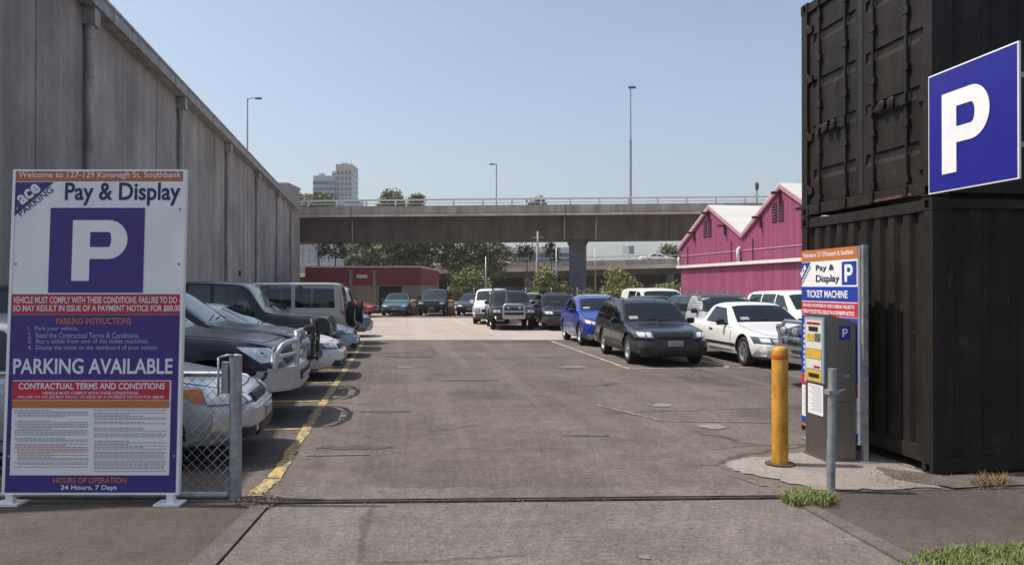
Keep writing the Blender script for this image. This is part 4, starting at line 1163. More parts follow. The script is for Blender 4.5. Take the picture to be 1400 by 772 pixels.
rp_ = thing('ramp_bridge', 'lower concrete freeway ramp in the background under the overpass', 'bridge', cam(0,100), -AY)
def slab2(mb, y0, y1, z0, z1, xa=-30, xb=45, sl=.0245):
    vs = []
    for x in (xa, xb):
        for y in (y0, y1):
            for zz in (z0, z1): vs.append((x, y, zz+sl*x))
    mb.add(vs, [(0,1,3,2),(4,6,7,5),(0,4,5,1),(2,3,7,6),(0,2,6,4),(1,5,7,3)])
mb = MB(); slab2(mb, .02, .25, 4.1, 4.75); slab2(mb, .25, 9, 3.8, 4.1); slab2(mb,9,9.25,4.1,4.75); mb.build('deck', M_CON, rp_)
mb = MB(); slab2(mb, -.15, .2, 3.62, 4.08); mb.build('edge_beam', M_LIP, rp_)
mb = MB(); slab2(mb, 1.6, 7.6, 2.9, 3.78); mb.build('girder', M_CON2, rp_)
mb = MB(); slab2(mb, 3, 3.3, -.5, 3.4); mb.build('under_ramp_shade_wall', mat('under_ramp_shade', (.035,.03,.028), .9, var=.3, vscale=1), rp_)  # near-black wall added to stand for the shade below the ramp
mb = MB()
for k in range(-10, 16): mb.box((k*2.8, .1, 4.98+.0245*k*2.8), (.09,.09,.5))
slab2(mb, .06, .14, 5.16, 5.26); mb.build('guard_rail', M_RAIL, rp_)
for x in (-14, 2, 20):
    mb = MB(); mb.bx(x-.5,x+.5,1.8,2.9,0,3.0+.0245*x); mb.build('pier', M_PIER, rp_)
# freeway sign on the ramp
t = thing('freeway_sign', 'white two faced freeway sign on legs beyond the lower ramp', 'sign', cam(14.9,103,4.85), -AY)
mb = MB(); mb.bx(-.75,.0,-.06,0,1.1,2.15); mb.build('sign_panel', mat('sign_white', (.8,.8,.78), .5), t)
mb = MB(); mb.bx(.05,.75,.0,.06,1.1,2.15); mb.build('sign_panel', mat('sign_grey', (.3,.31,.33), .6), t)
for x in (-.7, .02): mb = MB(); mb.bx(x-.04,x+.04,0.02,.1,-.3,1.1); mb.build('leg', M_RAIL, t)

# ------------------------------------------------------------------ far buildings
M_FARG = mat('pale_panel_facade', (.52,.50,.48), .7, var=.1, vscale=.3)
M_BLUEG = mat('blue_glass', (.10,.15,.2), .15, 0, .6)
def banded(name, label, X, Z, w, d, h, mw, mg, fl=3.6, z0=0, gw=.55, fins=0, parent=None):
    t = parent or thing(name, label, 'building', cam(X,Z), -AY)
    mb = MB(); mb.bx(-w/2,w/2,0,d,z0,h); mb.build('wall', mw, t)
    q = MB(); z = z0+1.2
    while z+fl*gw < h: q.bx(-w/2-.12,w/2+.12,-.12,d+.12,z,z+fl*gw); z += fl
    q.build('window_band', mg, t)
    if fins:
        q = MB()
        for k in range(fins+1):
            x = -w/2+w*k/fins; q.bx(x-.15,x+.15,-.25,-.0,z0,h)
        q.build('fin', mw, t)
    return t
M_TW1 = mat('tower_grey', (.36,.39,.43), .6); M_TW2 = mat('tower_beige', (.46,.42,.38), .6); M_TG = mat('tower_glass', (.035,.06,.10), .2, 0, .6)
tw = thing('office_tower', 'hazy grey high rise tower in the distance above the overpass', 'tower', cam(-110,500), -AY)
def blk(x0, x1, y0, y1, h, mw, fl, gw, nv=0, side=True):
    mb = MB(); mb.bx(x0,x1,y0,y1,0,h); mb.build('block', mw, tw)
    q = MB(); z = 4
    while z+fl*gw < h-1: q.bx(x0-.15,x1+.15,y0-.15,y1+.15,z,z+fl*gw); z += fl
    wb = q.build('window_band', M_TG, tw)
    if nv:
        q = MB()
        for k in range(nv+1): x = x0+(x1-x0)*k/nv; q.bx(x-.35,x+.35,y0-.45,y0-.16,0,h)
        q.build('mullion', mw, tw)
blk(-13.6,-.2, 0, 20, 70.8, M_TW1, 3.6, .62); blk(.2,10, 3, 22, 78.4, M_TW2, 3.4, .6, 4); blk(-3.2,.1, 6, 20, 74.6, M_TW2, 3.4, .3)
mb = MB(); mb.bx(-11,-8,4,8,70.81,72.8); mb.build('roof_plant', M_TW1, tw)
mb = MB(); mb.bx(2,6,8,14,78.41,80); mb.build('roof_plant', M_TW1, tw)
mb = MB(); mb.tube([(7.5,12,78.4),(7.5,12,83)], .2, 6); mb.build('mast', M_TW1, tw)
banded('office_block', 'low glassy podium block beside the distant tower', -95.5, 480, 8.5, 15, 54, M_TW1, M_TG, 3.6)
banded('grandstand', 'broad pale grey panelled building behind trees on the left, under the overpass', -42, 190, 40, 20, 15.5, M_FARG, mat('facade_grid', (.38,.38,.39), .7), 3.0, gw=.12, fins=26)
banded('office_block', 'low blue glass office block behind gum trees, under the overpass', 7.2, 205, 20, 20, 11.8, mat('office_white', (.6,.6,.6), .6), M_BLUEG, 3.4, gw=.7, fins=0)


# ------------------------------------------------------------------ trees
M_BARK = mat('bark', (.13,.105,.085), .9, var=.4, vscale=4, stretch=(1,1,.2))
M_LF1 = leafmat('leaf_dark', (.05,.07,.03), (.23,.26,.115))
M_LF2 = leafmat('leaf_olive', (.08,.10,.036), (.29,.31,.125))
M_LF3 = leafmat('leaf_yellowgreen', (.12,.13,.035), (.34,.34,.12))
def tree(name, label, X, Z, trunk_h, blobs, n, ls, lm, seed, group='trees behind the lot', z0=0, tr=.18):
    rr = random.Random(seed)
    t = thing(name, label, 'tree' if 'shrub' not in name else 'shrub', cam(X,Z,z0), -AY, group)
    q = MB(); q.tube([(0,0,0),(.05,0,trunk_h*.5),(0,.05,trunk_h)], tr, 8, r2=tr*.6)
    for b in blobs:
        c = Vector(b[:3]); st = Vector((0,.05,trunk_h*.9))
        q.tube([st, st.lerp(c,.5)+Vector((rr.uniform(-.2,.2),0,.1)), c+Vector((0,0,b[5]*.3))], tr*.45, 6, r2=tr*.12)
    q.build('trunk', M_BARK, t)
    mb = MB()
    # clumps: small groups of leaves scattered through the lobes
    tot = sum(b[3]*b[5] for b in blobs)
    vs = []; fs = []
    for b in blobs:
        nc = max(6, int(n/14*b[3]*b[5]/tot))
        for _ in range(nc):
            while True:
                d = Vector((rr.gauss(0,1), rr.gauss(0,1), rr.gauss(0,1)))
                if d.length > .1: break
            d.normalize(); rad = rr.uniform(.35,1.0)**.5 * rr.uniform(.8,1.12)
            c = Vector((b[0]+d.x*b[3]*rad, b[1]+d.y*b[4]*rad, b[2]+d.z*b[5]*rad))
            cs = ls*rr.uniform(1.0,2.2)
            for _ in range(14):
                p = c+Vector((rr.gauss(0,cs*.55), rr.gauss(0,cs*.55), rr.gauss(0,cs*.42)))
                a = Vector((rr.gauss(0,1),rr.gauss(0,1),rr.gauss(0,.7))).normalized(); e = a.cross(Vector((rr.gauss(0,1),rr.gauss(0,1),rr.gauss(0,1)))).normalized()
                s = ls*rr.uniform(.4,.85); o = len(vs)
                vs += [p+a*s, p+e*s*.5, p-a*s, p-e*s*.5]; fs.append((o,o+1,o+2,o+3))
    mb.add(vs, fs); mb.build('crown', lm, t, fix=False)
    return t
# above the overpass
tree('tree', 'round tree top above the overpass, in front of the distant tower', -22.9, 95, 9, [(0,0,11.6,1.9,1.8,1.3),(-1.1,0,10.8,1.2,1.2,1.0),(1.4,0,11.0,1.2,1.3,.9),(-2.0,0,12.3,.5,.5,.5)], 2600, .3, M_LF2, 11)
tree('tree', 'larger of two rounded tree tops standing above the overpass rail', -14.2, 95, 9, [(0,0,12.2,1.15,1.2,1.05),(-.75,0,11.3,.8,.9,.8),(.75,0,11.5,.7,.9,.8)], 2600, .24, M_LF2, 12)
tree('tree', 'smaller of two rounded tree tops standing above the overpass rail', -11.3, 95, 9, [(0,0,11.7,.75,.9,.9),(.3,0,12.1,.5,.5,.5),(-.4,0,11.2,.5,.6,.7)], 1900, .24, M_LF2, 13)
tree('tree', 'tree tip barely showing over the rail at mid overpass', 3.0, 95, 9, [(0,0,11.3,1.1,1.1,.8)], 1000, .28, M_LF2, 14)
# under the overpass
k = 30
rt_ = random.Random(77)
for (X, top, rx, lab, lm, n) in [
    (-16.0, 6.9, 1.7, 'low tree over the left part of the brick building roof', M_LF2, 2200),
    (-12.6, 8.4, 2.6, 'broad dark tree over the right part of the brick building roof', M_LF1, 3600),
    (-9.2, 9.2, 2.6, 'tall dark tree in the middle of the clump under the overpass', M_LF1, 3600),
    (-5.6, 8.7, 2.5, 'olive green tree at the right end of the clump under the overpass', M_LF2, 3600),
    (-2.6, 8.0, 2.3, 'rounded olive tree just left of the blue glass office block', M_LF2, 3200)]:
    k += 1
    tree('tree', lab, X*1.06, 92, 4, [(0,0,top-1.6,rx,rx,1.6),(-rx*.6,.3,top-3,rx*.75,rx*.7,1.5),(rx*.6,-.3,top-2.9,rx*.75,rx*.7,1.5),(0,0,top-4.3,rx*.9,rx*.8,1.3),(rx*.2,0,top-.6,rx*.5,rx*.5,.9)]+[(rt_.uniform(-rx,rx), rt_.uniform(-.8,.8), top-rt_.uniform(.2,4.5), rt_.uniform(.4,.9), rt_.uniform(.4,.9), rt_.uniform(.4,.9)) for _ in range(6)], int(n*1.2), .3, lm, k)
tree('gum_tree', 'sparse gum tree with hanging dark leaves near the warehouse end', -17.6, 80, 5.2, [(0,0,5.6,1.3,1.0,.8),(.9,0,5.0,.6,.6,.7),(-1.0,0,5.4,.7,.6,.6),(1.4,0,4.2,.35,.4,.5),(2.9,0,6.0,.5,.5,.5)], 800, .26, M_LF1, 41, tr=.1)
tree('gum_tree', 'thin gum tree left of the leaning pole, before the blue office block', 1.55, 84, 4.7, [(0,0,5.6,.8,.7,.65),(-.6,0,5.0,.45,.4,.4),(.4,0,4.9,.4,.4,.4)], 520, .24, M_LF1, 42, tr=.08)
tree('gum_tree', 'thin gum tree right of the leaning pole, before the blue office block', 4.1, 84, 4.9, [(0,0,5.7,.7,.7,.8),(.5,0,4.9,.5,.4,.55),(-.4,0,5.3,.35,.4,.5)], 520, .24, M_LF1, 43, tr=.08)
tree('shrub', 'dense green shrub right behind the brick building', -3.4, 62, 1.0, [(0,0,2.0,1.35,1.1,1.1),(-.7,0,1.5,1.0,.9,.9),(.9,0,1.6,1.0,.9,.9),(.1,0,2.7,.7,.7,.6)], 2600, .2, M_LF2, 44, 'shrubs along the back fence', tr=.1)
tree('shrub', 'olive shrub beside the left face of the overpass pier', 2.8, 64, 1.0, [(0,0,1.7,1.2,1.0,1.1),(.9,0,1.5,.9,.8,.9),(-.3,0,2.7,.8,.7,.7),(-.9,0,1.2,.8,.8,.8)], 2400, .2, M_LF2, 45, 'shrubs along the back fence', tr=.1)
tree('shrub', 'bright yellow green shrub to the right of the overpass pier', 8.6, 63, 1.0, [(0,0,1.8,1.35,1.1,1.0),(-.6,0,2.6,.6,.6,.6),(.7,0,1.4,.9,.8,.8),(-1.0,0,1.2,.8,.8,.8)], 2600, .19, M_LF3, 46, 'shrubs along the back fence', tr=.1)
tree('shrub', 'low dark shrub beside the corner of the pink shed', 12.0, 63, .8, [(0,0,1.3,1.1,.9,.8),(.7,0,1.5,.7,.7,.7),(-.8,0,1.0,.6,.7,.6)], 1700, .19, M_LF2, 47, 'shrubs along the back fence', tr=.09)
tree('shrub', 'low scrub at the foot of the overpass pier, right side', 6.0, 62.5, .6, [(0,0,.9,.9,.8,.6),(.7,0,.8,.6,.6,.5)], 1000, .19, M_LF1, 48, 'shrubs along the back fence', tr=.07)
tree('tree', 'dark tree behind the left edge of the pink sheds', 22.4, 115, 3.5, [(0,0,6.2,1.7,1.6,1.5),(-1.2,0,5.4,1.1,1.1,1.1),(1.5,0,5.9,1.4,1.3,1.3)], 2400, .32, M_LF1, 49)
# utility poles
for lab, X, Z, z1, r, lean in (('pale timber utility pole leaning a little, between the gum trees', 2.0, 66, 6.3, .11, .12), ('thin grey pole standing before the right hand gum tree', 3.75, 68, 5.2, .06, 0), ('thin pole behind the white van', -1.95, 60, 4.0, .06, 0), ('thin dark pole on the ramp, right of the pier', 10.35, 100, 6.6, .09, 0)):
    mb = MB(); mb.tube([(0,0,0),(lean,0,z1)], r, 8, r2=r*.75)
    if r > .1: mb.box((lean,0,z1-.5),(1.0,.08,.1))
    tag(mb.build('utility_pole', mat('pole_timber', (.36,.32,.27), .85, var=.3, vscale=5) if r > .1 else M_GALV, None, cam(X,Z), (0,0,-AY)), lab, 'pole')
# fence along the back
fb = thing('wire_fence', 'dark wire fence with posts behind the back row of cars', 'fence', cam(-4.6,58), -AY)
for x in range(0, 34, 3):
    mb = MB(); mb.tube([(x*.62,0,0),(x*.62,0,1.7)], .035, 6); mb.build('post', M_PIPE, fb)
M_FENCE = mat('dark_wire', (.09,.09,.09), .7)
mb = MB(); mb.tube([(0,0,1.68),(20.5,0,1.68)], .016, 6); mb.tube([(0,0,.1),(20.5,0,.1)], .02, 6)
for k in range(70): mb.tube([(k*.3,0,.1),(k*.3,0,1.68)], .006, 3, cap=False)
for k in range(8): mb.tube([(0,0,.1+k*.2),(20.5,0,.1+k*.2)], .006, 3, cap=False)
mb.build('wire_mesh', M_FENCE, fb)
# ------------------------------------------------------------------ shipping containers
M_BLK = bpy.data.materials.new('black_container_paint'); M_BLK.use_nodes = True
def contmat(m):
    nt = m.node_tree; p = _p(m); N = nt.nodes.new; Lk = nt.links.new; p.inputs['Roughness'].default_value = .5; p.inputs['Specular IOR Level'].default_value = .22
    tc = N('ShaderNodeTexCoord')
    def nz(sc, st=(1,1,1), d=8):
        mp = N('ShaderNodeMapping'); mp.inputs['Scale'].default_value = st; Lk(tc.outputs['Object'], mp.inputs[0])
        n = N('ShaderNodeTexNoise'); n.inputs['Scale'].default_value = sc; n.inputs['Detail'].default_value = d; n.inputs['Roughness'].default_value = .68; Lk(mp.outputs[0], n.inputs['Vector']); return n.outputs['Fac']
    def rp(f, a, b, ca, cb):
        r = N('ShaderNodeValToRGB'); r.color_ramp.elements[0].position = a; r.color_ramp.elements[1].position = b
        r.color_ramp.elements[0].color = (*ca,1); r.color_ramp.elements[1].color = (*cb,1); Lk(f, r.inputs[0]); return r.outputs[0]
    def mix(f, a, b):
        x = N('ShaderNodeMix'); x.data_type = 'RGBA'; Lk(f, x.inputs['Factor']); Lk(a, x.inputs['A'])
        if isinstance(b, tuple): x.inputs['B'].default_value = (*b,1)
        else: Lk(b, x.inputs['B'])
        return x.outputs['Result']
    c = rp(nz(2.2), .3, .72, (.0105,.0085,.0072), (.030,.0245,.021))
    c = mix(rp(nz(3.0,(3,3,.25)), .52, .8, (0,0,0), (.5,.5,.5)), c, (.055,.045,.038))
    c = mix(rp(nz(7), .60, .70, (0,0,0), (.75,.75,.75)), c, (.085,.042,.022))
    c = mix(rp(nz(26,(1,1,.3)), .72, .75, (0,0,0), (.6,.6,.6)), c, (.12,.11,.1))
    Lk(c, p.inputs['Base Color'])
    Lk(rp(nz(4), .3, .7, (.4,.4,.4), (.7,.7,.7)), p.inputs['Roughness'])
    b = N('ShaderNodeBump'); b.inputs['Strength'].default_value = .35; b.inputs['Distance'].default_value = .02
    Lk(nz(3.5,(1,1,1),3), b.inputs['Height']); Lk(b.outputs[0], p.inputs['Normal'])
contmat(M_BLK)
M_RUST = mat('rust', (.11,.05,.025), .9, var=.5, vscale=9)
C0 = cam(3.90, 7.46)
CL, CW, CH = 6.06, 2.44, 2.585
def corr(mb, n, a0, a1, z0, z1, plane, base, depth, wout=.11, wsl=.045, win=.09):
    """trapezoid corrugation between a0..a1"""
    per = wout+2*wsl+win; cnt = max(1, round((a1-a0)/per)); k = (a1-a0)/(cnt*per); pts = []
    a = a0
    for _ in range(cnt):
        pts += [(a, 0), (a+wout*k, 0), (a+(wout+wsl)*k, depth), (a+(wout+wsl+win)*k, depth)]; a += per*k
    pts.append((a1, 0))
    vs = []
    for t, d in pts:
        for z in (z0, z1): vs.append((base+d, t, z) if plane == 'x' else (t, base+d, z))
    mb.add(vs, [(2*i, 2*i+2, 2*i+3, 2*i+1) for i in range(len(pts)-1)])
    # closing ledges top and bottom
    for z in (z0, z1):
        vv = []
        for t, d in pts: vv += [((base+d, t, z) if plane == 'x' else (t, base+d, z)), ((base+depth+.01, t, z) if plane == 'x' else (t, base+depth+.01, z))]
        mb.add(vv, [(2*i, 2*i+2, 2*i+3, 2*i+1) for i in range(len(pts)-1)])
def container(label, z0, doors):
    t = thing('shipping_container', label, 'container', Vector((C0.x, C0.y, z0)), 0, 'black shipping containers stacked on the right')
    mb = MB()
    corr(mb, 0, .12, CL-.12, .16, CH-.1, 'y', .035, .036)           # long side to the street
    corr(mb, 0, .12, CL-.12, .16, CH-.1, 'y', CW-.07, .03)
    mb.build('side_wall', M_BLK, t, sharp=20)
    mb = MB()
    for x in (0, CL-.13):
        for y in (0, CW-.13): mb.bx(x,x+.13,y,y+.13,.118,CH-.118)
    for y in (.004, CW-.064): mb.bx(.13,CL-.13,y,y+.06,.03,.16); mb.bx(.13,CL-.13,y,y+.06,CH-.1,CH-.02)
    for x in (.004, CL-.064): mb.bx(x,x+.06,.13,CW-.13,CH-.12,CH-.015)
    for x in (CL-.064,) if not doors else (CL-.064,): mb.bx(x,x+.06,.13,CW-.13,.03,.16)
    mb.bx(.004,.07,.13,CW-.13,.1 if not doors else .02,.24 if not doors else .14)
    mb.build('frame', M_BLK, t)
    for x in (-.006, CL-.17):
        for y in (-.006, CW-.155):
            for z in (0, CH-.117):
                mb = MB()
                # corner casting: a shell with an oval hole suggested by a recessed pocket
                mb.bx(x,x+.176,y,y+.03,z,z+.118); mb.bx(x,x+.176,y+.131,y+.161,z,z+.118)
                mb.bx(x+.146,x+.176,y+.03,y+.131,z,z+.118); mb.bx(x,x+.146,y+.03,y+.131,z,z+.022); mb.bx(x,x+.146,y+.03,y+.131,z+.096,z+.118)
                mb.bx(x,x+.03,y+.03,y+.05,z+.022,z+.096); mb.bx(x,x+.03,y+.111,y+.131,z+.022,z+.096)
                mb.build('corner_casting', M_BLK, t)
    mb = MB(); mb.bx(.08,CL-.08,.08,CW-.08,CH-.05,CH-.03); mb.bx(.08,CL-.08,.08,CW-.08,.14,.16); mb.bx(CL-.05,CL-.04,.13,CW-.13,.1,CH-.1); mb.build('roof', M_BLK, t)
    if not doors:
        mb = MB(); corr(mb, 0, .131, CW-.131, .24, CH-.12, 'x', .02, .045, wout=.1, wsl=.03, win=.09); mb.build('end_wall', M_BLK, t, sharp=20)
    else:
        for k in range(2):
            y0 = .135+k*(CW-.27)/2+.006; y1 = y0+(CW-.27)/2-.012
            mb = MB(); mb.bx(.055,.09,y0,y1,.15,CH-.13)
            # stiffener bands: recessed swages at four levels
            rows = (.42,.95,1.5,2.05)
            mb.bx(.035,.055,y0,y0+.09,.15,CH-.13); mb.bx(.035,.055,y1-.09,y1,.15,CH-.13)
            zz = .15
            for r_ in rows+(CH-.13,):
                mb.bx(.035,.055,y0+.09,y1-.09,zz,r_); zz = r_+.13
                if r_ != CH-.13:
                    mb.add([(.035,y0+.09,r_),(.035,y1-.09,r_),(.054,y1-.09,r_+.05),(.054,y0+.09,r_+.05)], [(0,1,2,3)])
            d = mb.build('door', M_BLK, t)
            for f in (.24, .76):
                yb = y0+(y1-y0)*f; q = MB()
                q.tube([(.012,yb,.05),(.012,yb,CH-.04)], .019, 10)
                for z in (.2,.75,1.3,1.85,2.35): q.box((.015,yb,z),(.05,.09,.07))
                for z in (.08,CH-.08): q.box((.0,yb,z),(.04,.07,.09))
                q.build('lock_bar', M_BLK, d, sharp=40)
                q = MB(); q.box((-.01,yb+(.2 if f < .5 else -.2),.98+(.05 if k else 0)),(.016,.44,.045)); q.box((-.012,yb,.98),(.03,.08,.1)); q.sbox((-.02,yb+(.36 if f < .5 else -.36),.99),(.05,.1,.12),.6); q.build('lock_handle', M_BLK, d)
            for z in (.3,.95,1.65,2.25):
                q = MB(); yy = y0-.02 if k == 0 else y1+.02
                q.tube([(.02,yy,z-.07),(.02,yy,z+.07)], .02, 8); q.box((.02,yy+(.05 if k == 0 else -.05),z),(.03,.12,.08)); q.build('hinge', M_BLK, d)
        q = MB(); q.bx(.03,.05,CW/2-.04,CW/2+.04,.15,CH-.13); q.build('door_seal', M_TRIM, t)
        q = MB(); q.bx(-.004,.0,.3,.95,.03,.055); q.build('rust_streak', M_RUST, t)
    return t
container('black corrugated shipping container standing on the ground', 0, False)
container('black shipping container with lock-bar doors, stacked on top of another', 2.60, True)

# ------------------------------------------------------------------ sign materials
def pm_(name, c, r=.45): return mat(name, c, r, 0, .4, var=.08, vscale=3)
S_WHITE = pm_('sign_white_panel', (.80,.80,.80)); S_PURP = pm_('sign_purple', (.052,.028,.19)); S_BLUE = pm_('sign_blue', (.018,.045,.32)); S_ORG = pm_('sign_orange', (.5,.16,.045)); S_RED = pm_('sign_red', (.5,.02,.045))
S_NAVY = pm_('sign_navy', (.02,.025,.09)); S_PRINT = mat('small_print', (.3,.3,.32), .6); S_PRINTR = mat('small_print_red', (.5,.2,.2), .6); S_OTXT = pm_('orange_text', (.55,.17,.06)); S_PALE = pm_('pale_text', (.74,.73,.78)); S_LILAC = pm_('lilac_text', (.4,.36,.58)); S_FRAME = mat('white_frame', (.78,.78,.78), .45, .1); S_BACK = mat('sign_back', (.3,.3,.31), .5, .4)
S_BIGBLUE = pm_('big_sign_blue', (.018,.02,.23), .3)

# ------------------------------------------------------------------ left pay and display sign
sg_ = thing('parking_sign', 'tall purple and white pay and display board leaning on the wire fence', 'sign', cam((5-700)/F_PX*6.47, 6.47), -AY)
lean = link('board', None)  # replaced below by a mesh board
bpy.data.objects.remove(lean)
W_, H_ = 1.41, 2.62
def xl(py): return 5+(672-py)/440*17
def xr(py): return 243+(672-py)/437*9
def fx(px, py): return (px-xl(py))/(xr(py)-xl(py))*W_
def fz(py): return (672-py)/438*H_
mb = MB(); mb.bx(0,W_,0,.03,0,H_)
board = mb.build('board', S_BACK, sg_, (0,0,.09), (R(-3.0),0,0))
fr = MB(); e = .018
fr.bx(-.005,e,-.012,.035,-.005,H_+.005); fr.bx(W_-e,W_+.005,-.012,.035,-.005,H_+.005); fr.bx(e,W_-e,-.012,.035,-.005,e*.6); fr.bx(e,W_-e,-.012,.035,H_-e*.6,H_+.005)
fr.build('frame', S_FRAME, board)
def rect(name, m, x0, x1, z0, z1, y=-.003, par=None, th=.003):
    q = MB(); q.bx(x0,x1,y-th,y,z0,z1); return q.build(name, m, par)
def P4(px0, px1, py0, py1): 
    pm = (py0+py1)/2; return (fx(px0,pm), fx(px1,pm), fz(py1), fz(py0))
rect('white_panel', S_WHITE, e, W_-e, fz(404), fz(249.5), par=board)
rect('orange_panel', S_ORG, e, W_-e, fz(249), H_-e*.6, par=board)
rect('red_panel', S_RED, e, W_-e, fz(431), fz(405), par=board)
rect('purple_panel', S_PURP, e, W_-e, e*.6, fz(432.5), par=board)
lettering('lettering', 'Welcome to 127-129 Kavanagh St, Southbank', P4(28,246,236,247), -.010, S_PALE, board, .012)
rect('purple_square', S_PURP, *P4(69,196,286,402), y=-.0065, par=board)
letter_p(P4(100,174,303,386), -.0125, S_WHITE, board)
lettering('lettering', 'Pay & Display', P4(90,245,251,283), -.008, S_NAVY, board, .022)
q = MB(); q.prism([(e,fz(250.5)),(fx(75,252),fz(250.5)),(e,fz(297))], -.0095, -.0065, 'Y'); logo = q.build('logo_triangle', S_PURP, board)
an = math.atan2(fz(252)-fz(292), fx(72,252)-fx(22,292))
rm = Matrix.Translation((fx(33,285),0,fz(283))) @ Matrix.Rotation(-an, 4, 'Y')
lettering('lettering', 'ace', (.0,.20,.0,.085), -.0125, S_WHITE, logo, .03, rotm=rm)
rm = Matrix.Translation((fx(31,297),0,fz(298.5))) @ Matrix.Rotation(-an, 4, 'Y')
lettering('lettering', 'PARKING', (.0,.34,.0,.052), -.009, S_NAVY, logo, .01, rotm=rm)
lettering('lettering', 'VEHICLE MUST COMPLY WITH THESE CONDITIONS. FAILURE TO DO -', P4(20,245,407.5,416.5), -.008, S_PALE, board, .02)
lettering('lettering', 'SO MAY RESULT IN ISSUE OF A PAYMENT NOTICE FOR $88.00', P4(20,245,419,428.5), -.008, S_PALE, board, .02)
lettering('lettering', 'PARKING INSTRUCTIONS', P4(78,179,436,445), -.008, S_OTXT, board, .02)
for i, s in enumerate(('1.  Park your vehicle.', '2.  Read the Contractual Terms & Conditions.', '3.  Buy a ticket from one of the ticket machines.', '4.  Display the ticket on the dashboard of your vehicle.')):
    lettering('lettering', s, P4(40, (108,190,203,215)[i], 447.5+8.6*i, 455+8.6*i), -.008, S_LILAC, board, .006)
lettering('lettering', 'PARKING AVAILABLE', P4(20,235,491,512), -.008, S_PALE, board, .02)
rect('white_panel', S_FRAME, *P4(17.5,232,520.5,647), y=-.0065, par=board)
rect('red_panel', S_RED, *P4(19,231,521.5,546.5), y=-.010, par=board)
rect('orange_panel', S_ORG, *P4(19,231,547.5,557.5), y=-.010, par=board)
lettering('lettering', 'CONTRACTUAL TERMS AND CONDITIONS', P4(28,225,524,532.5), -.0145, S_PALE, board, .02)
lettering('lettering', 'VEHICLE MUST COMPLY WITH THESE CONDITIONS.', P4(60,190,535.5,539.5), -.0145, S_PALE, board, .006)
lettering('lettering', 'FAILURE TO DO SO MAY RESULT IN ISSUE OF A PAYMENT NOTICE FOR $88.00', P4(27,224,541,545), -.0145, S_PALE, board, .006)
rr = random.Random(4); q = MB(); q2 = MB()
for col in ((22,121),(129,227)):
    y = 560
    while y < 643:
        red = col[0] < 100 and 607 < y < 618
        if rr.random() < .9:
            x = col[0]+(rr.choice((0,0,4)) if col[0] < 100 else 0); end = col[1]-rr.choice((0,0,0,3,30,50))
            while x < end:
                w = rr.uniform(2.5,8); 
                a = P4(x, min(end,x+w), y, y+1.1); (q2 if red else q).bx(a[0],a[1],-.0105,-.0098,a[2],a[3]); x += w+.9
        y += rr.choice((2.1,2.1,2.1,3.6))
q.build('small_print', S_PRINT, board); q2.build('small_print', S_PRINTR, board)
lettering('lettering', 'HOURS OF OPERATION', P4(74,173,650,657.5), -.008, S_OTXT, board, .02)
lettering('lettering', '24 Hours, 7 Days', P4(84,160,660,668), -.008, S_PALE, board, .02)
for k, px in ((0,18.5),(1,250)):
    q = MB(); xb = .03 if k == 0 else W_-.09
    q.bx(xb,xb+.06,-.02,.03,.005,.09); q.bx(xb-.09,xb+.12,-.06,.1,.002,.02); q.build('foot', S_FRAME, sg_)
q = MB()
for x in (.04, W_-.04):
    for z in (.3,1.85,2.3): q.lathe([(.0,-.011),(.008,-.009),(.011,-.004)], 8, axis='Z', M=Matrix.Translation((x,-.004,z)) @ Matrix.Rotation(PI/2,4,'X') @ Matrix.Scale(-1,4,(0,0,1)))
q.build('rivet', S_BACK, board)

# ------------------------------------------------------------------ chain link fence
fn_ = thing('chain_link_fence', 'low galvanised chain link fence panel ending in a thick post', 'fence', cam(-2.285,6.66), -AY)
FH, FL = 1.0, 3.4
mb = MB(); mb.tube([(0,0,0),(0,0,1.17)], .05, 14); mb.lathe([(.05,1.165),(.052,1.185),(.0,1.2)], 14); mb.build('post', M_GALV, fn_, sharp=40)
mb = MB(); mb.box((-.082,0,1.0),(.055,.06,.26)); mb.tube([(-.12,-.05,1.17),(-.05,-.05,1.19),(0,-.05,1.19)], .009, 8); mb.tube([(-.125,-.05,1.17),(-.125,-.05,.86)], .010, 8); mb.build('latch', M_GALV, fn_)
mb = MB(); mb.tube([(-FL,0,FH+.03),(-.06,0,FH+.03)], .022, 10); mb.tube([(-FL,0,.03),(-.06,0,.03)], .03, 10); mb.build('rail', M_GALV, fn_, sharp=40)
for x in (-2.4,): mb = MB(); mb.tube([(x,0.05,0),(x,0.05,1.1)], .03, 10); mb.build('post', M_GALV, fn_)
mb = MB(); st = .085; zlo, zhi, xlo, xhi = .05, FH+.02, -FL, -.05
for s in (1,-1):
    c = xlo-zhi-1
    while c < xhi+zhi+1:
        # wire x = c + s*z, clipped to the panel
        t0, t1 = zlo, zhi
        za, zb_ = (xlo-c)*s, (xhi-c)*s
        t0, t1 = max(t0, min(za, zb_)), min(t1, max(za, zb_))
        if t1-t0 > .01: mb.tube([(c+s*t0, .003*s, t0), (c+s*t1, .003*s, t1)], .0024, 4, cap=False)
        c += st
mb.build('wire_mesh', M_GALV, fn_)

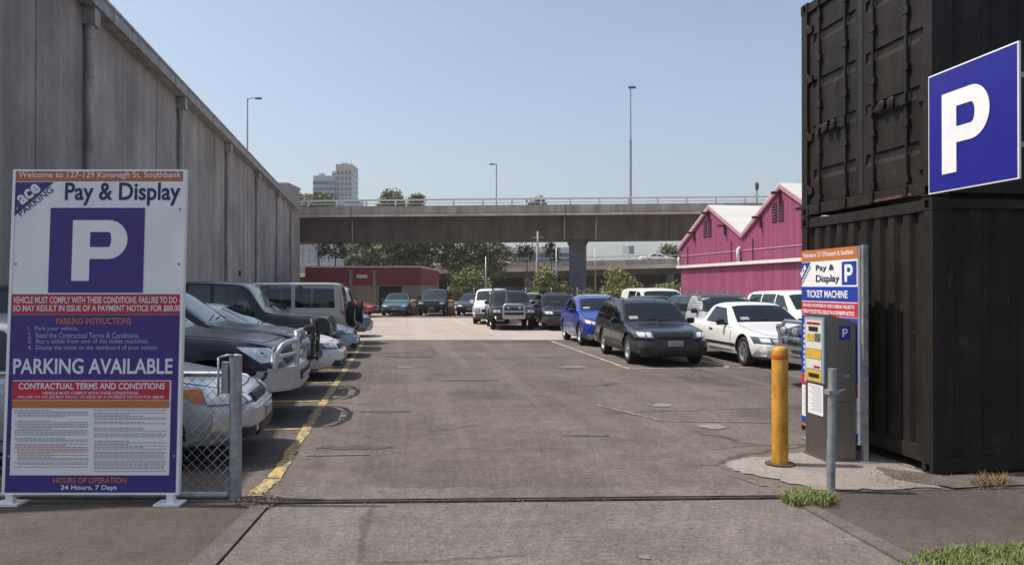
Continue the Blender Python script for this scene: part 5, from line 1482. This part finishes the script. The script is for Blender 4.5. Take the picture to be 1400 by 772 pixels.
# ------------------------------------------------------------------ ticket machine sign
b0, b1 = cam(3.37,9.25), cam(3.49,8.02); bd = (b1-b0); bw = bd.length; ba = math.atan2(bd.y, bd.x)
ts = thing('parking_sign', 'blue ticket machine sign with orange top strip, on two thin legs before the containers', 'sign', b0, ba)
for x in (.02, bw): 
    q = MB(); q.bx(x-.025,x+.025,.0,.05,0,2.17); q.bx(x-.08,x+.08,-.04,.09,.012,.022); q.build('leg', M_GALV, ts)
ZB, ZT = .17, 2.16
q = MB(); q.bx(-.02,bw-.03,-.03,-.003,ZB,ZT); tb = q.build('board', S_WHITE, ts)
TW = bw-.03
def T(f): return ZT-(ZT-ZB)*f
def tr_(name, m, x0, x1, f0, f1, y=-.0305): return rect(name, m, -.02+TW*1.0*x0+.0, -.02+(TW+.02)*x1, T(f1), T(f0), y=y, par=tb)
def tl(s, x0, x1, f0, f1, m, bold=.02, y=-.0355): return lettering('lettering', s, (-.02+TW*x0, -.02+TW*x1, T(f1), T(f0)), y, m, tb, bold)
tr_('orange_panel', S_ORG, 0, 1, .0, .062)
tl('Welcome to 127-129 Kavanagh St, Southbank', .04, .96, .014, .048, S_WHITE, .014)
tr_('blue_square', S_BLUE, .76, .985, .075, .195); letter_p((-.02+TW*.81, -.02+TW*.945, T(.18), T(.09)), -.0355, S_WHITE, tb)
tl('Pay &', .29, .63, .085, .125, S_NAVY, .015); tl('Display', .29, .72, .14, .19, S_NAVY, .015)
q = MB(); q.prism([(-.02,T(.068)),(.2,T(.068)),(-.02,T(.17))], -.0335, -.0305, 'Y'); q.build('logo_triangle', S_BLUE, tb)
rm = Matrix.Translation((.0,0,T(.158))) @ Matrix.Rotation(-math.atan2(.2,.22), 4, 'Y')
lettering('lettering', 'ace', (.0,.16,.01,.075), -.0365, S_WHITE, tb, .03, rotm=rm)
rm = Matrix.Translation((.0,0,T(.195))) @ Matrix.Rotation(-math.atan2(.2,.22), 4, 'Y')
lettering('lettering', 'PARKING', (.0,.29,.0,.035), -.0345, S_NAVY, tb, .01, rotm=rm)
tr_('blue_panel', S_BLUE, 0, 1, .205, .283); tl('TICKET MACHINE', .11, .86, .225, .265, S_WHITE, .02)
tr_('red_panel', S_RED, 0, 1, .29, .362)
tl('THIS AREA IS MONITORED BY VIDEO CAMERAS, FAILURE TO', .03, .97, .30, .322, S_WHITE, .02)
tl('DISPLAY TICKET WILL RESULT IN A PAYMENT NOTICE', .03, .97, .332, .354, S_WHITE, .02)
tr_('blue_panel', S_BLUE, 0, 1, .366, .70); tl('PARKING INSTRUCTIONS', .08, .68, .377, .392, S_OTXT, .02)
q = MB(); rr = random.Random(9)
for k in range(9):
    z = T(.42+k*.03); q.bx(.03,.06,-.0345,-.0335,z-.03,z)
    x = .11
    while x < bw-.25: w = rr.uniform(.03,.12); q.bx(x,x+w,-.0345,-.0335,z-.024,z-.004); x += w+.02
q.build('small_print', S_PALE, tb)
tr_('red_panel', S_RED, 0, 1, .703, .765); tl('CONTRACTUAL TERMS', .06, .94, .715, .75, S_WHITE, .02)
q = MB()
for k in range(12):
    z = T(.785+k*.013); x = .02
    while x < bw-.08: w = rr.uniform(.04,.14); q.bx(x,x+w,-.0312,-.0305,z-.007,z); x += w+.015
q.build('small_print', S_PRINT, tb)
tr_('blue_panel', S_BLUE, 0, 1, .945, .985); tr_('orange_panel', S_ORG, 0, 1, .985, 1.0)

# ------------------------------------------------------------------ ticket machine
M_STN = mat('brushed_stainless', (.26,.24,.215), .42, .9, .5, var=.22, vscale=2.5, bump=.05, bscale=20, stretch=(1,1,.15))
c0 = cam(3.135,8.02)
tm = thing('ticket_machine', 'stainless steel parking ticket machine with yellow instruction panel', 'ticket machine', c0, 0)
# local: front faces -x, side facing the street is -y
MW, MD, MH = .31, .42, 1.47
q = MB(); q.prism([(0,0),(MW,0),(MW,MH-.08),(.05,MH),(0,MH)], 0, MD, 'Y'); q.v = [(x, y, z) for x, y, z in q.v]
q.build('cabinet', M_STN, tm)
q = MB(); q.bx(-.02,MW+.02,-.02,MD+.02,.014,.03); q.build('base_plate', M_STN, tm)
q = MB(); q.bx(-.022,-.002,.02,MD-.02,.78,MH-.03); fp = q.build('front_panel', mat('panel_teal', (.25,.36,.42), .4), tm)
def fpn(name, m, y0, y1, z0, z1, o=.0225): 
    q = MB(); q.bx(-o-.004,-o,y0,y1,z0,z1); return q.build(name, m, fp)
M_PYEL = mat('panel_yellow', (.62,.40,.06), .4, var=.2, vscale=12); M_PWH = mat('panel_white', (.62,.6,.56), .5)
fpn('panel_sticker', M_PWH, .05, MD-.05, 1.12, MH-.06); fpn('display', M_TRIM, .12, .3, 1.30, 1.345, .027); fpn('panel_sticker', M_RED, .08, .34, 1.37, 1.39, .027)
fpn('button', M_PYEL, .2, .34, 1.2, 1.27, .027); fpn('keypad', M_GREYP, .07, .18, 1.2, 1.28, .027); fpn('panel_sticker', M_PYEL, .06, MD-.06, 1.02, 1.115, .0225)
fpn('panel_sticker', M_PWH, .06, MD-.06, .915, 1.012); fpn('panel_sticker', M_RED, .08, .2, .93, .95, .027); fpn('tray_surround', M_PYEL, .05, MD-.05, .79, .905); fpn('ticket_tray', M_TRIM, .1, .3, .83, .87, .027)
q = MB(); q.bx(-.006,-.002,.06,.36,.45,.76); nt_ = q.build('paper_notice', mat('paper', (.72,.72,.76), .8), tm)
q = MB()
for k in range(13): q.bx(-.0075,-.0065,.09,.33-(k % 3)*.04,.73-k*.02,.735-k*.02)
q.build('small_print', S_PRINT, nt_)
q = MB(); q.bx(.135,.25,-.006,-.002,1.22,1.36); ps = q.build('parking_symbol', S_BLUE, tm)
letter_p((.163,.222,1.25,1.335), -.0075, S_WHITE, ps)
q = MB(); q.bx(.003,MW-.003,-.003,-.001,.6,.604); q.bx(.003,.006,-.003,-.001,.06,1.38); q.build('door_seam', M_UNDER, tm)
q = MB(); q.box((.2,-.012,.86),(.07,.02,.03)); q.build('lock', M_GALV, tm)

# ------------------------------------------------------------------ bollard and short post
bo = thing('bollard', 'yellow steel bollard with orange reflective band beside the ticket machine', 'bollard', g(1066,636), 0)
q = MB(); q.lathe([(.078,0),(.078,1.12),(.07,1.15),(.045,1.165),(0,1.17)], 28); q.build('post', mat('bollard_yellow', (.56,.27,.03), .55, 0, .4, var=.45, vscale=7, stretch=(1,1,.5), bump=.25, bscale=25), bo, sharp=50)
q = MB(); q.lathe([(.0795,1.045),(.0805,1.05),(.0805,1.085),(.0795,1.09)], 28); q.build('reflective_band', mat('band_orange', (.55,.10,.02), .4), bo)
q = MB(); q.lathe([(.0,.016),(.14,.016),(.145,.028),(.14,.03),(.079,.032)], 28); q.build('base_ring', M_RUST, bo, sharp=40)
pp = g(1135,671)
sp = thing('gate_post', 'short grey galvanised pipe post standing in the grass tuft', 'post', pp, 0)
q = MB(); q.tube([(0,0,0),(.02,0,1.05)], .037, 14); q.build('pipe', M_GALV, sp, sharp=50)
q = MB(); q.tube([(.05,0,.85),(.15,.03,.86)], .012, 6); q.box((.01,0,.85),(.09,.09,.04)); q.build('hinge_pin', M_GALV, sp)
# big P sign on the container corner
a0, a1 = cam(3.845,7.42), cam(3.985,6.32); ad = a1-a0; aw = ad.length; aa = math.atan2(ad.y, ad.x)
bp = thing('parking_sign', 'big square blue sign with white letter P on the container corner', 'sign', Vector((a0.x,a0.y,2.60)), aa)
q = MB(); q.bx(0,aw,0,.02,0,1.085); q.build('panel', S_WHITE, bp)
q = MB(); q.bx(.014,aw-.014,-.004,-.001,.014,1.071); q.build('blue_face', S_BIGBLUE, bp)
letter_p((.20,.80,.155,.87), -.009, S_WHITE, bp)
q = MB(); q.bx(-.02,.05,.02,.06,.1,.16); q.bx(-.02,.05,.02,.06,.9,.96); q.build('bracket', M_GALV, bp)
q = MB(); q.bx(0,aw,.022,.05,.25,.29); q.bx(0,aw,.022,.05,.8,.84); q.build('stiffener', M_GALV, bp)

# ------------------------------------------------------------------ vehicles
P_SIL = paint('silver_paint', (.50,.52,.55), .3, .55); P_NAVY = paint('navy_paint', (.012,.014,.03), .25); P_CHAR = paint('charcoal_paint', (.03,.032,.037), .28, .2)
P_WHT = paint('white_paint', (.72,.72,.70), .3); P_BLKG = paint('black_green_paint', (.012,.016,.014), .25); P_LBLUE = paint('pale_blue_paint', (.36,.43,.52), .28, .4)
P_GOLD = paint('champagne_paint', (.40,.35,.28), .3, .5); P_BLUE = paint('bright_blue_paint', (.01,.04,.30), .2, .2); P_DKB = paint('dark_blue_paint', (.008,.011,.018), .22); P_BLK = paint('black_paint', (.012,.012,.013), .22)
P_TEAL = paint('teal_paint', (.07,.15,.17), .25, .3); P_RED = paint('red_paint', (.35,.02,.02), .3); P_CREAM = paint('cream_white_paint', (.72,.70,.62), .35); P_GBL = paint('grey_blue_paint', (.10,.13,.17), .28, .4); P_DGRN = paint('dark_green_paint', (.01,.025,.025), .22)
E = PI/2
left = 'cars parked nose out along the warehouse'
mid = 'cars parked on the right side of the lot'
rear = 'cars in the back row'
AMB = [('indicator*', [(.90,.56),(.985,.57),(.99,.70),(.93,.70)], M_AMBER, .014)]
def amber(root, S, off, bvh, put, pm):
    for sg in (1,-1): h = put('headlight', 'side', quad((.05,.60),(.36,.625),(.42,.755),(.09,.715)), M_LENSB, 6, 3, .02, .02, sg); put('indicator', 'side', quad((.37,.625),(.47,.64),(.62,.765),(.43,.757)), M_AMBER, 4, 3, .02, .02, sg, par=root)
make_vehicle('sedan', 'silver sedan with amber corner lamps, behind the chain link fence', 'car', scaled(SEDAN, 1, 1.03), P_SIL, (-1.46,8.85,.004), E+R(1), left, rim=('seven',None), extras=(amber,))
M_ALBAR = mat('painted_alloy_bar', (.50,.50,.52), .3, .65, .5, var=.15, vscale=6)
def side_lamp(root, S, off, bvh, put, pm):
    for sg in (1,-1): put('headlight', 'side', quad((.08,.80),(.2,.79),(.50,.99),(.08,.97)), M_LENSB, 6, 4, .016, .02, sg)
make_vehicle('four_wheel_drive', 'navy four wheel drive with bare alloy bull bar, second from the fence', 'four wheel drive', scaled(FOURWD, 1, 1.0), P_NAVY, (-1.50,11.3,.004), E, left, rim=('six',None), extras=(bull_bar(M_ALBAR), side_lamp), )
make_vehicle('four_wheel_drive', 'charcoal four wheel drive with dark bull bar, beyond the navy one', 'four wheel drive', scaled(FOURWD, 1, .98), P_CHAR, (-1.55,13.75,.004), E, left, rim=('six',None), extras=(bull_bar(mat('dark_bar', (.055,.05,.047), .5, .3, .5, var=.5, vscale=9), chan=False, lamps=False, zlo=.48, zhi=1.2),))
make_vehicle('sedan', 'white sedan parked just beyond the dark bull bar', 'car', SEDAN, P_WHT, (-1.12,16.1,.004), E-R(1), left, rim=('seven',None))
make_vehicle('four_wheel_drive', 'boxy black four wheel drive with flat bonnet and upright windscreen', 'four wheel drive', scaled(BOXY, 1, 1.0), P_BLKG, (-1.45,18.5,.004), E, left, rim=('steel',None), extras=(side_flares(M_TRIM),))
make_vehicle('sedan', 'pale blue silver sedan tucked in front of the champagne wagon', 'car', scaled(SEDAN,.96,.98), P_LBLUE, (-1.08,20.85,.004), E, left, rim=('five',None))
make_vehicle('four_wheel_drive', 'champagne four wheel drive wagon reversed tail out', 'four wheel drive', dict(BOXY, rw=('back',1.2,1.72)), P_GOLD, (-1.42-4.75,23.2,.004), -E, left, rim=('six',None), extras=(spare_wheel,))
make_vehicle('four_wheel_drive', 'white four wheel drive mostly hidden by the champagne wagon', 'four wheel drive', dict(FOURWD), P_WHT, (-1.3-4.7,25.5,.004), -E, left, rim=('six',None), extras=(spare_wheel,))
make_vehicle('hatchback', 'grey blue hatchback at the far end of the warehouse row', 'car', HATCH, P_GBL, (-1.0,29.0,.008), E, left, rim=('five',None), detail=1)
make_vehicle('sedan', 'small red car in front of the brick building', 'car', scaled(SEDAN,.9,.95), P_RED, (cam(-7.9,46.5).x, cam(-7.9,46.5).y,.012), E-R(20), rear, rim=('five',None), detail=1)
def at(X, Z, z=.012): c = cam(X, Z); return (c.x, c.y, z)
# back row
make_vehicle('sedan', 'pale teal sedan facing out in the back row', 'car', scaled(SEDAN,.95,.95,.93), P_TEAL, at(-7.0,47.9), -AY+R(2), rear, rim=('five',None), detail=1)
make_vehicle('four_wheel_drive', 'dark green four wheel drive in the middle of the back row', 'four wheel drive', scaled(FOURWD,.95,.90,.9), P_DGRN, at(-4.8,47.9), -AY, rear, rim=('six',None), detail=1)
make_vehicle('sedan', 'dark blue sedan of the back row, cut off by the white van', 'car', scaled(SEDAN,.95,.94,.95), P_DKB, at(-2.55,48.2), -AY-R(3), rear, rim=('five',None), detail=1)
make_vehicle('sedan', 'red car half hidden between two back row cars', 'car', scaled(SEDAN,.95,1.0), P_RED, at(-4.4,55.5), E-AY, rear, rim=('five',None), detail=1)
# middle and right
make_vehicle('van', 'white van beside the black four wheel drive with roof basket', 'van', scaled(VAN,1,.98), P_WHT, at(-1.0,37.3,.008), -AY+AY-AY+R(-5)+R(4), mid, rim=('steel',None), detail=1)
make_vehicle('four_wheel_drive', 'black four wheel drive with silver nudge bar and roof basket', 'four wheel drive', scaled(FOURWD,1,.90,.98, axles=(.82,3.6)), P_BLK, at(.07,32.3,.008), -R(3), mid, rim=('six',None), extras=(nudge_bar(M_STEELBAR), roof_rack(M_TRIM, basket=True), side_flares(M_TRIM)))
make_vehicle('station_wagon', 'black wagon with roof bars, partly hidden by the bright blue hatchback', 'car', scaled(WAGON,1,1.0,1.02), P_BLK, at(2.12,31.9,.008), -R(3), mid, rim=('five',None), extras=(roof_rack(M_TRIM),))
make_vehicle('sedan', 'small pale blue car seen between two black vehicles', 'car', scaled(SEDAN,.9,.98,.92), P_LBLUE, at(1.35,43.5,.008), 0, mid, rim=('five',None), detail=1)
make_vehicle('sedan', 'silver sedan whose roof shows behind the bright blue hatchback', 'car', SEDAN, P_SIL, at(3.75,30.4,.008), 0, mid, rim=('five',None), detail=1)
make_vehicle('hatchback', 'bright blue hatchback with silver alloy wheels', 'car', HATCH, P_BLUE, (6.18,22.75,.004), -R(1.5), mid, rim=('seven',None), extras=(dash_card,))
make_vehicle('station_wagon', 'dark blue black station wagon with grey lower cladding, nearest on the right', 'car', scaled(WAGON,1,.985,1.0), P_DKB, (5.96,16.9,.004), -R(2.5), mid, rim=('seven',None), clad=.5, cladmat=M_DKCLAD, extras=(roof_rails(M_TRIM), dash_card))
make_vehicle('utility', 'white utility with bare cab and dark side mirrors', 'ute', scaled(UTE,1,.955), P_WHT, (8.42,15.95,.004), R(0), mid, rim=('five',None), extras=(dash_card,))
make_vehicle('van', 'cream white van standing behind the dark station wagon', 'van', scaled(VAN,1.05,1.0,1.1), P_CREAM, at(6.15,31,.008), -R(1), mid, rim=('steel',None), detail=1)
make_vehicle('sedan', 'dark blue sedan with a whip aerial in front of the cream van', 'car', scaled(SEDAN,.95,1.0), P_DKB, at(5.2,25.6,.004), 0, mid, rim=('five',None), detail=1, extras=(aerial(),))
M_SLAT = mat('slat_grey', (.40,.41,.43), .5, .3, .5, var=.2, vscale=4)
def slatted(root, S, off, bvh, put, pm):
    for sg in (1,-1):
        pan = put('side_panel', 'side', quad((.9,.62),(2.6,.62),(2.6,1.02),(.9,1.02)), M_SLAT, 6, 3, .012, .02, sg)
        put('slatted_panel', 'side', quad((1.55,1.06),(2.6,1.06),(2.55,1.52),(1.9,1.52)), M_SLAT, 6, 4, .014, .02, sg)
        q = MB()
        for k in range(6):
            z = 1.10+k*.07; pp_ = project_panel(bvh, 'side', quad((1.68+k*.04,z),(2.55,z),(2.55,z+.022),(1.7+k*.04,z+.022)), 6, 1, .02, 0, sg); q.add(pp_.v, pp_.f)
        q.build('slat', M_GREYP, pan)
make_vehicle('four_wheel_drive', 'dark four wheel drive with roof bars and grey slatted side, behind the white utility', 'four wheel drive', scaled(FOURWD,1,.85,1.05), P_CHAR, at(6.8,22.6,.004), R(2), mid, rim=('six',None), detail=1, extras=(roof_rack(M_STEELBAR), slatted))
make_vehicle('four_wheel_drive', 'white four wheel drive half hidden by the ticket machine sign', 'four wheel drive', scaled(FOURWD,1,.92), P_WHT, at(8.75,20.8,.004), 0, mid, rim=('six',None), detail=1)
make_vehicle('four_wheel_drive', 'grey four wheel drive with chrome bull bar, behind the ticket machine', 'four wheel drive', scaled(FOURWD,1,1.0), P_CHAR, (6.85,12.95,.004), -E, mid, rim=('six',None), extras=(bull_bar(M_CHROME, zlo=.48, zhi=1.15),))
# barriers in the back row
for lab, X, Z in (('orange plastic barrier right of the teal sedan', -6.05, 49.5), ('orange plastic barrier right of the dark green four wheel drive', -3.75, 49.5)):
    t = thing('plastic_barrier', lab, 'barrier', at(X,Z), -AY, 'orange plastic barriers')
    q = MB(); q.prism([(-.3,0),(.3,0),(.26,.25),(.14,.4),(.12,.95),(-.12,.95),(-.14,.4),(-.26,.25)], 0, .1, 'Y'); q.sbox((0,.05,.5),(.42,.4,.9),.3); q.build('shell', mat('barrier_orange', (.42,.2,.09), .6, var=.3, vscale=4), t)
    q = MB(); q.bx(-.16,.16,-.17,-.155,.55,.75); q.build('white_panel', M_PWH, t)
# cars on the ramp
for lab, X, dz, pm, d in (('small white car driving on the lower ramp, left', .2, 4.12, P_WHT, SEDAN), ('white car on the lower ramp near the pink shed', 21.2, 4.12, P_WHT, SEDAN)):
    c = cam(X,103.2); make_vehicle('ramp_car', lab, 'car', d, pm, (c.x,c.y,dz+.0245*X), E-AY, 'cars driving on the lower ramp', rim=('five',None), detail=0)

# ------------------------------------------------------------------ light, air, camera
hz = bpy.data.materials.new('haze'); hz.use_nodes = True
nt = hz.node_tree; nt.nodes.remove(nt.nodes['Principled BSDF'])
vo = nt.nodes.new('ShaderNodeVolumePrincipled'); vo.inputs['Color'].default_value = (.86,.9,.95,1); vo.inputs['Density'].default_value = HAZE
vo.inputs['Anisotropy'].default_value = .3
nt.links.new(vo.outputs[0], nt.nodes['Material Output'].inputs['Volume'])
if HAZE:
    mb = MB(); mb.bx(-1550,1550,-100,1550,-1,90)
    ho = mb.build('haze', hz); tag(ho, 'pale summer haze in the air', None, None, 'stuff')

EL, DAZ = 58, 7
Fv = Vector((SA, CA, 0)); Rv = Vector((CA, -SA, 0))
hs = -Rv*math.cos(R(DAZ)) + Fv*math.sin(R(DAZ))
ts_ = (hs*math.cos(R(EL)) + Vector((0,0,math.sin(R(EL))))).normalized()
sl = bpy.data.lights.new('sun', 'SUN'); sl.energy = SUN; sl.angle = R(.53); sl.color = (1,.94,.86)
so = bpy.data.objects.new('sun', sl); COL.objects.link(so); so.rotation_euler = (-ts_).to_track_quat('-Z', 'Y').to_euler()
wd = bpy.data.worlds.new('World'); scene.world = wd; wd.use_nodes = True
nt = wd.node_tree; bg = nt.nodes['Background']; sk = nt.nodes.new('ShaderNodeTexSky'); sk.sky_type = 'NISHITA'; sk.sun_disc = False
sk.sun_elevation = R(EL); sk.sun_rotation = math.atan2(hs.x, hs.y)
sk.air_density = 1.0; sk.dust_density = DUST; sk.ozone_density = OZ; sk.altitude = 0
tcw = nt.nodes.new('ShaderNodeTexCoord'); mpw = nt.nodes.new('ShaderNodeMapping'); mpw.inputs['Scale'].default_value = (1.2,1.2,5)
nzw = nt.nodes.new('ShaderNodeTexNoise'); nzw.inputs['Scale'].default_value = 2.2; nzw.inputs['Detail'].default_value = 7; nzw.inputs['Roughness'].default_value = .6
rw = nt.nodes.new('ShaderNodeMapRange'); rw.inputs['From Min'].default_value = .4; rw.inputs['From Max'].default_value = .75; rw.inputs['To Min'].default_value = .06; rw.inputs['To Max'].default_value = .2
mxw = nt.nodes.new('ShaderNodeMix'); mxw.data_type = 'RGBA'; mxw.inputs['B'].default_value = (3.7,3.85,4.15,1)
nt.links.new(tcw.outputs['Generated'], mpw.inputs[0]); nt.links.new(mpw.outputs[0], nzw.inputs['Vector']); nt.links.new(nzw.outputs['Fac'], rw.inputs['Value'])
nt.links.new(rw.outputs[0], mxw.inputs['Factor']); nt.links.new(sk.outputs[0], mxw.inputs['A']); nt.links.new(mxw.outputs['Result'], bg.inputs[0]); bg.inputs[1].default_value = SKY
cd = bpy.data.cameras.new('camera'); cd.lens = F_PX/1400*36; cd.sensor_width = 36; cd.clip_end = 5000; cd.clip_start = .05
co = bpy.data.objects.new('camera', cd); COL.objects.link(co); co.location = (0,0,EYE)
co.rotation_euler = (PI/2 + math.atan((HOR-386)/F_PX), 0, -AY)
scene.camera = co
scene.render.engine = 'CYCLES'
scene.cycles.volume_bounces = 1
scene.view_settings.view_transform = 'Standard'; scene.view_settings.look = 'None'; scene.view_settings.gamma = 1; scene.view_settings.exposure = EXPO
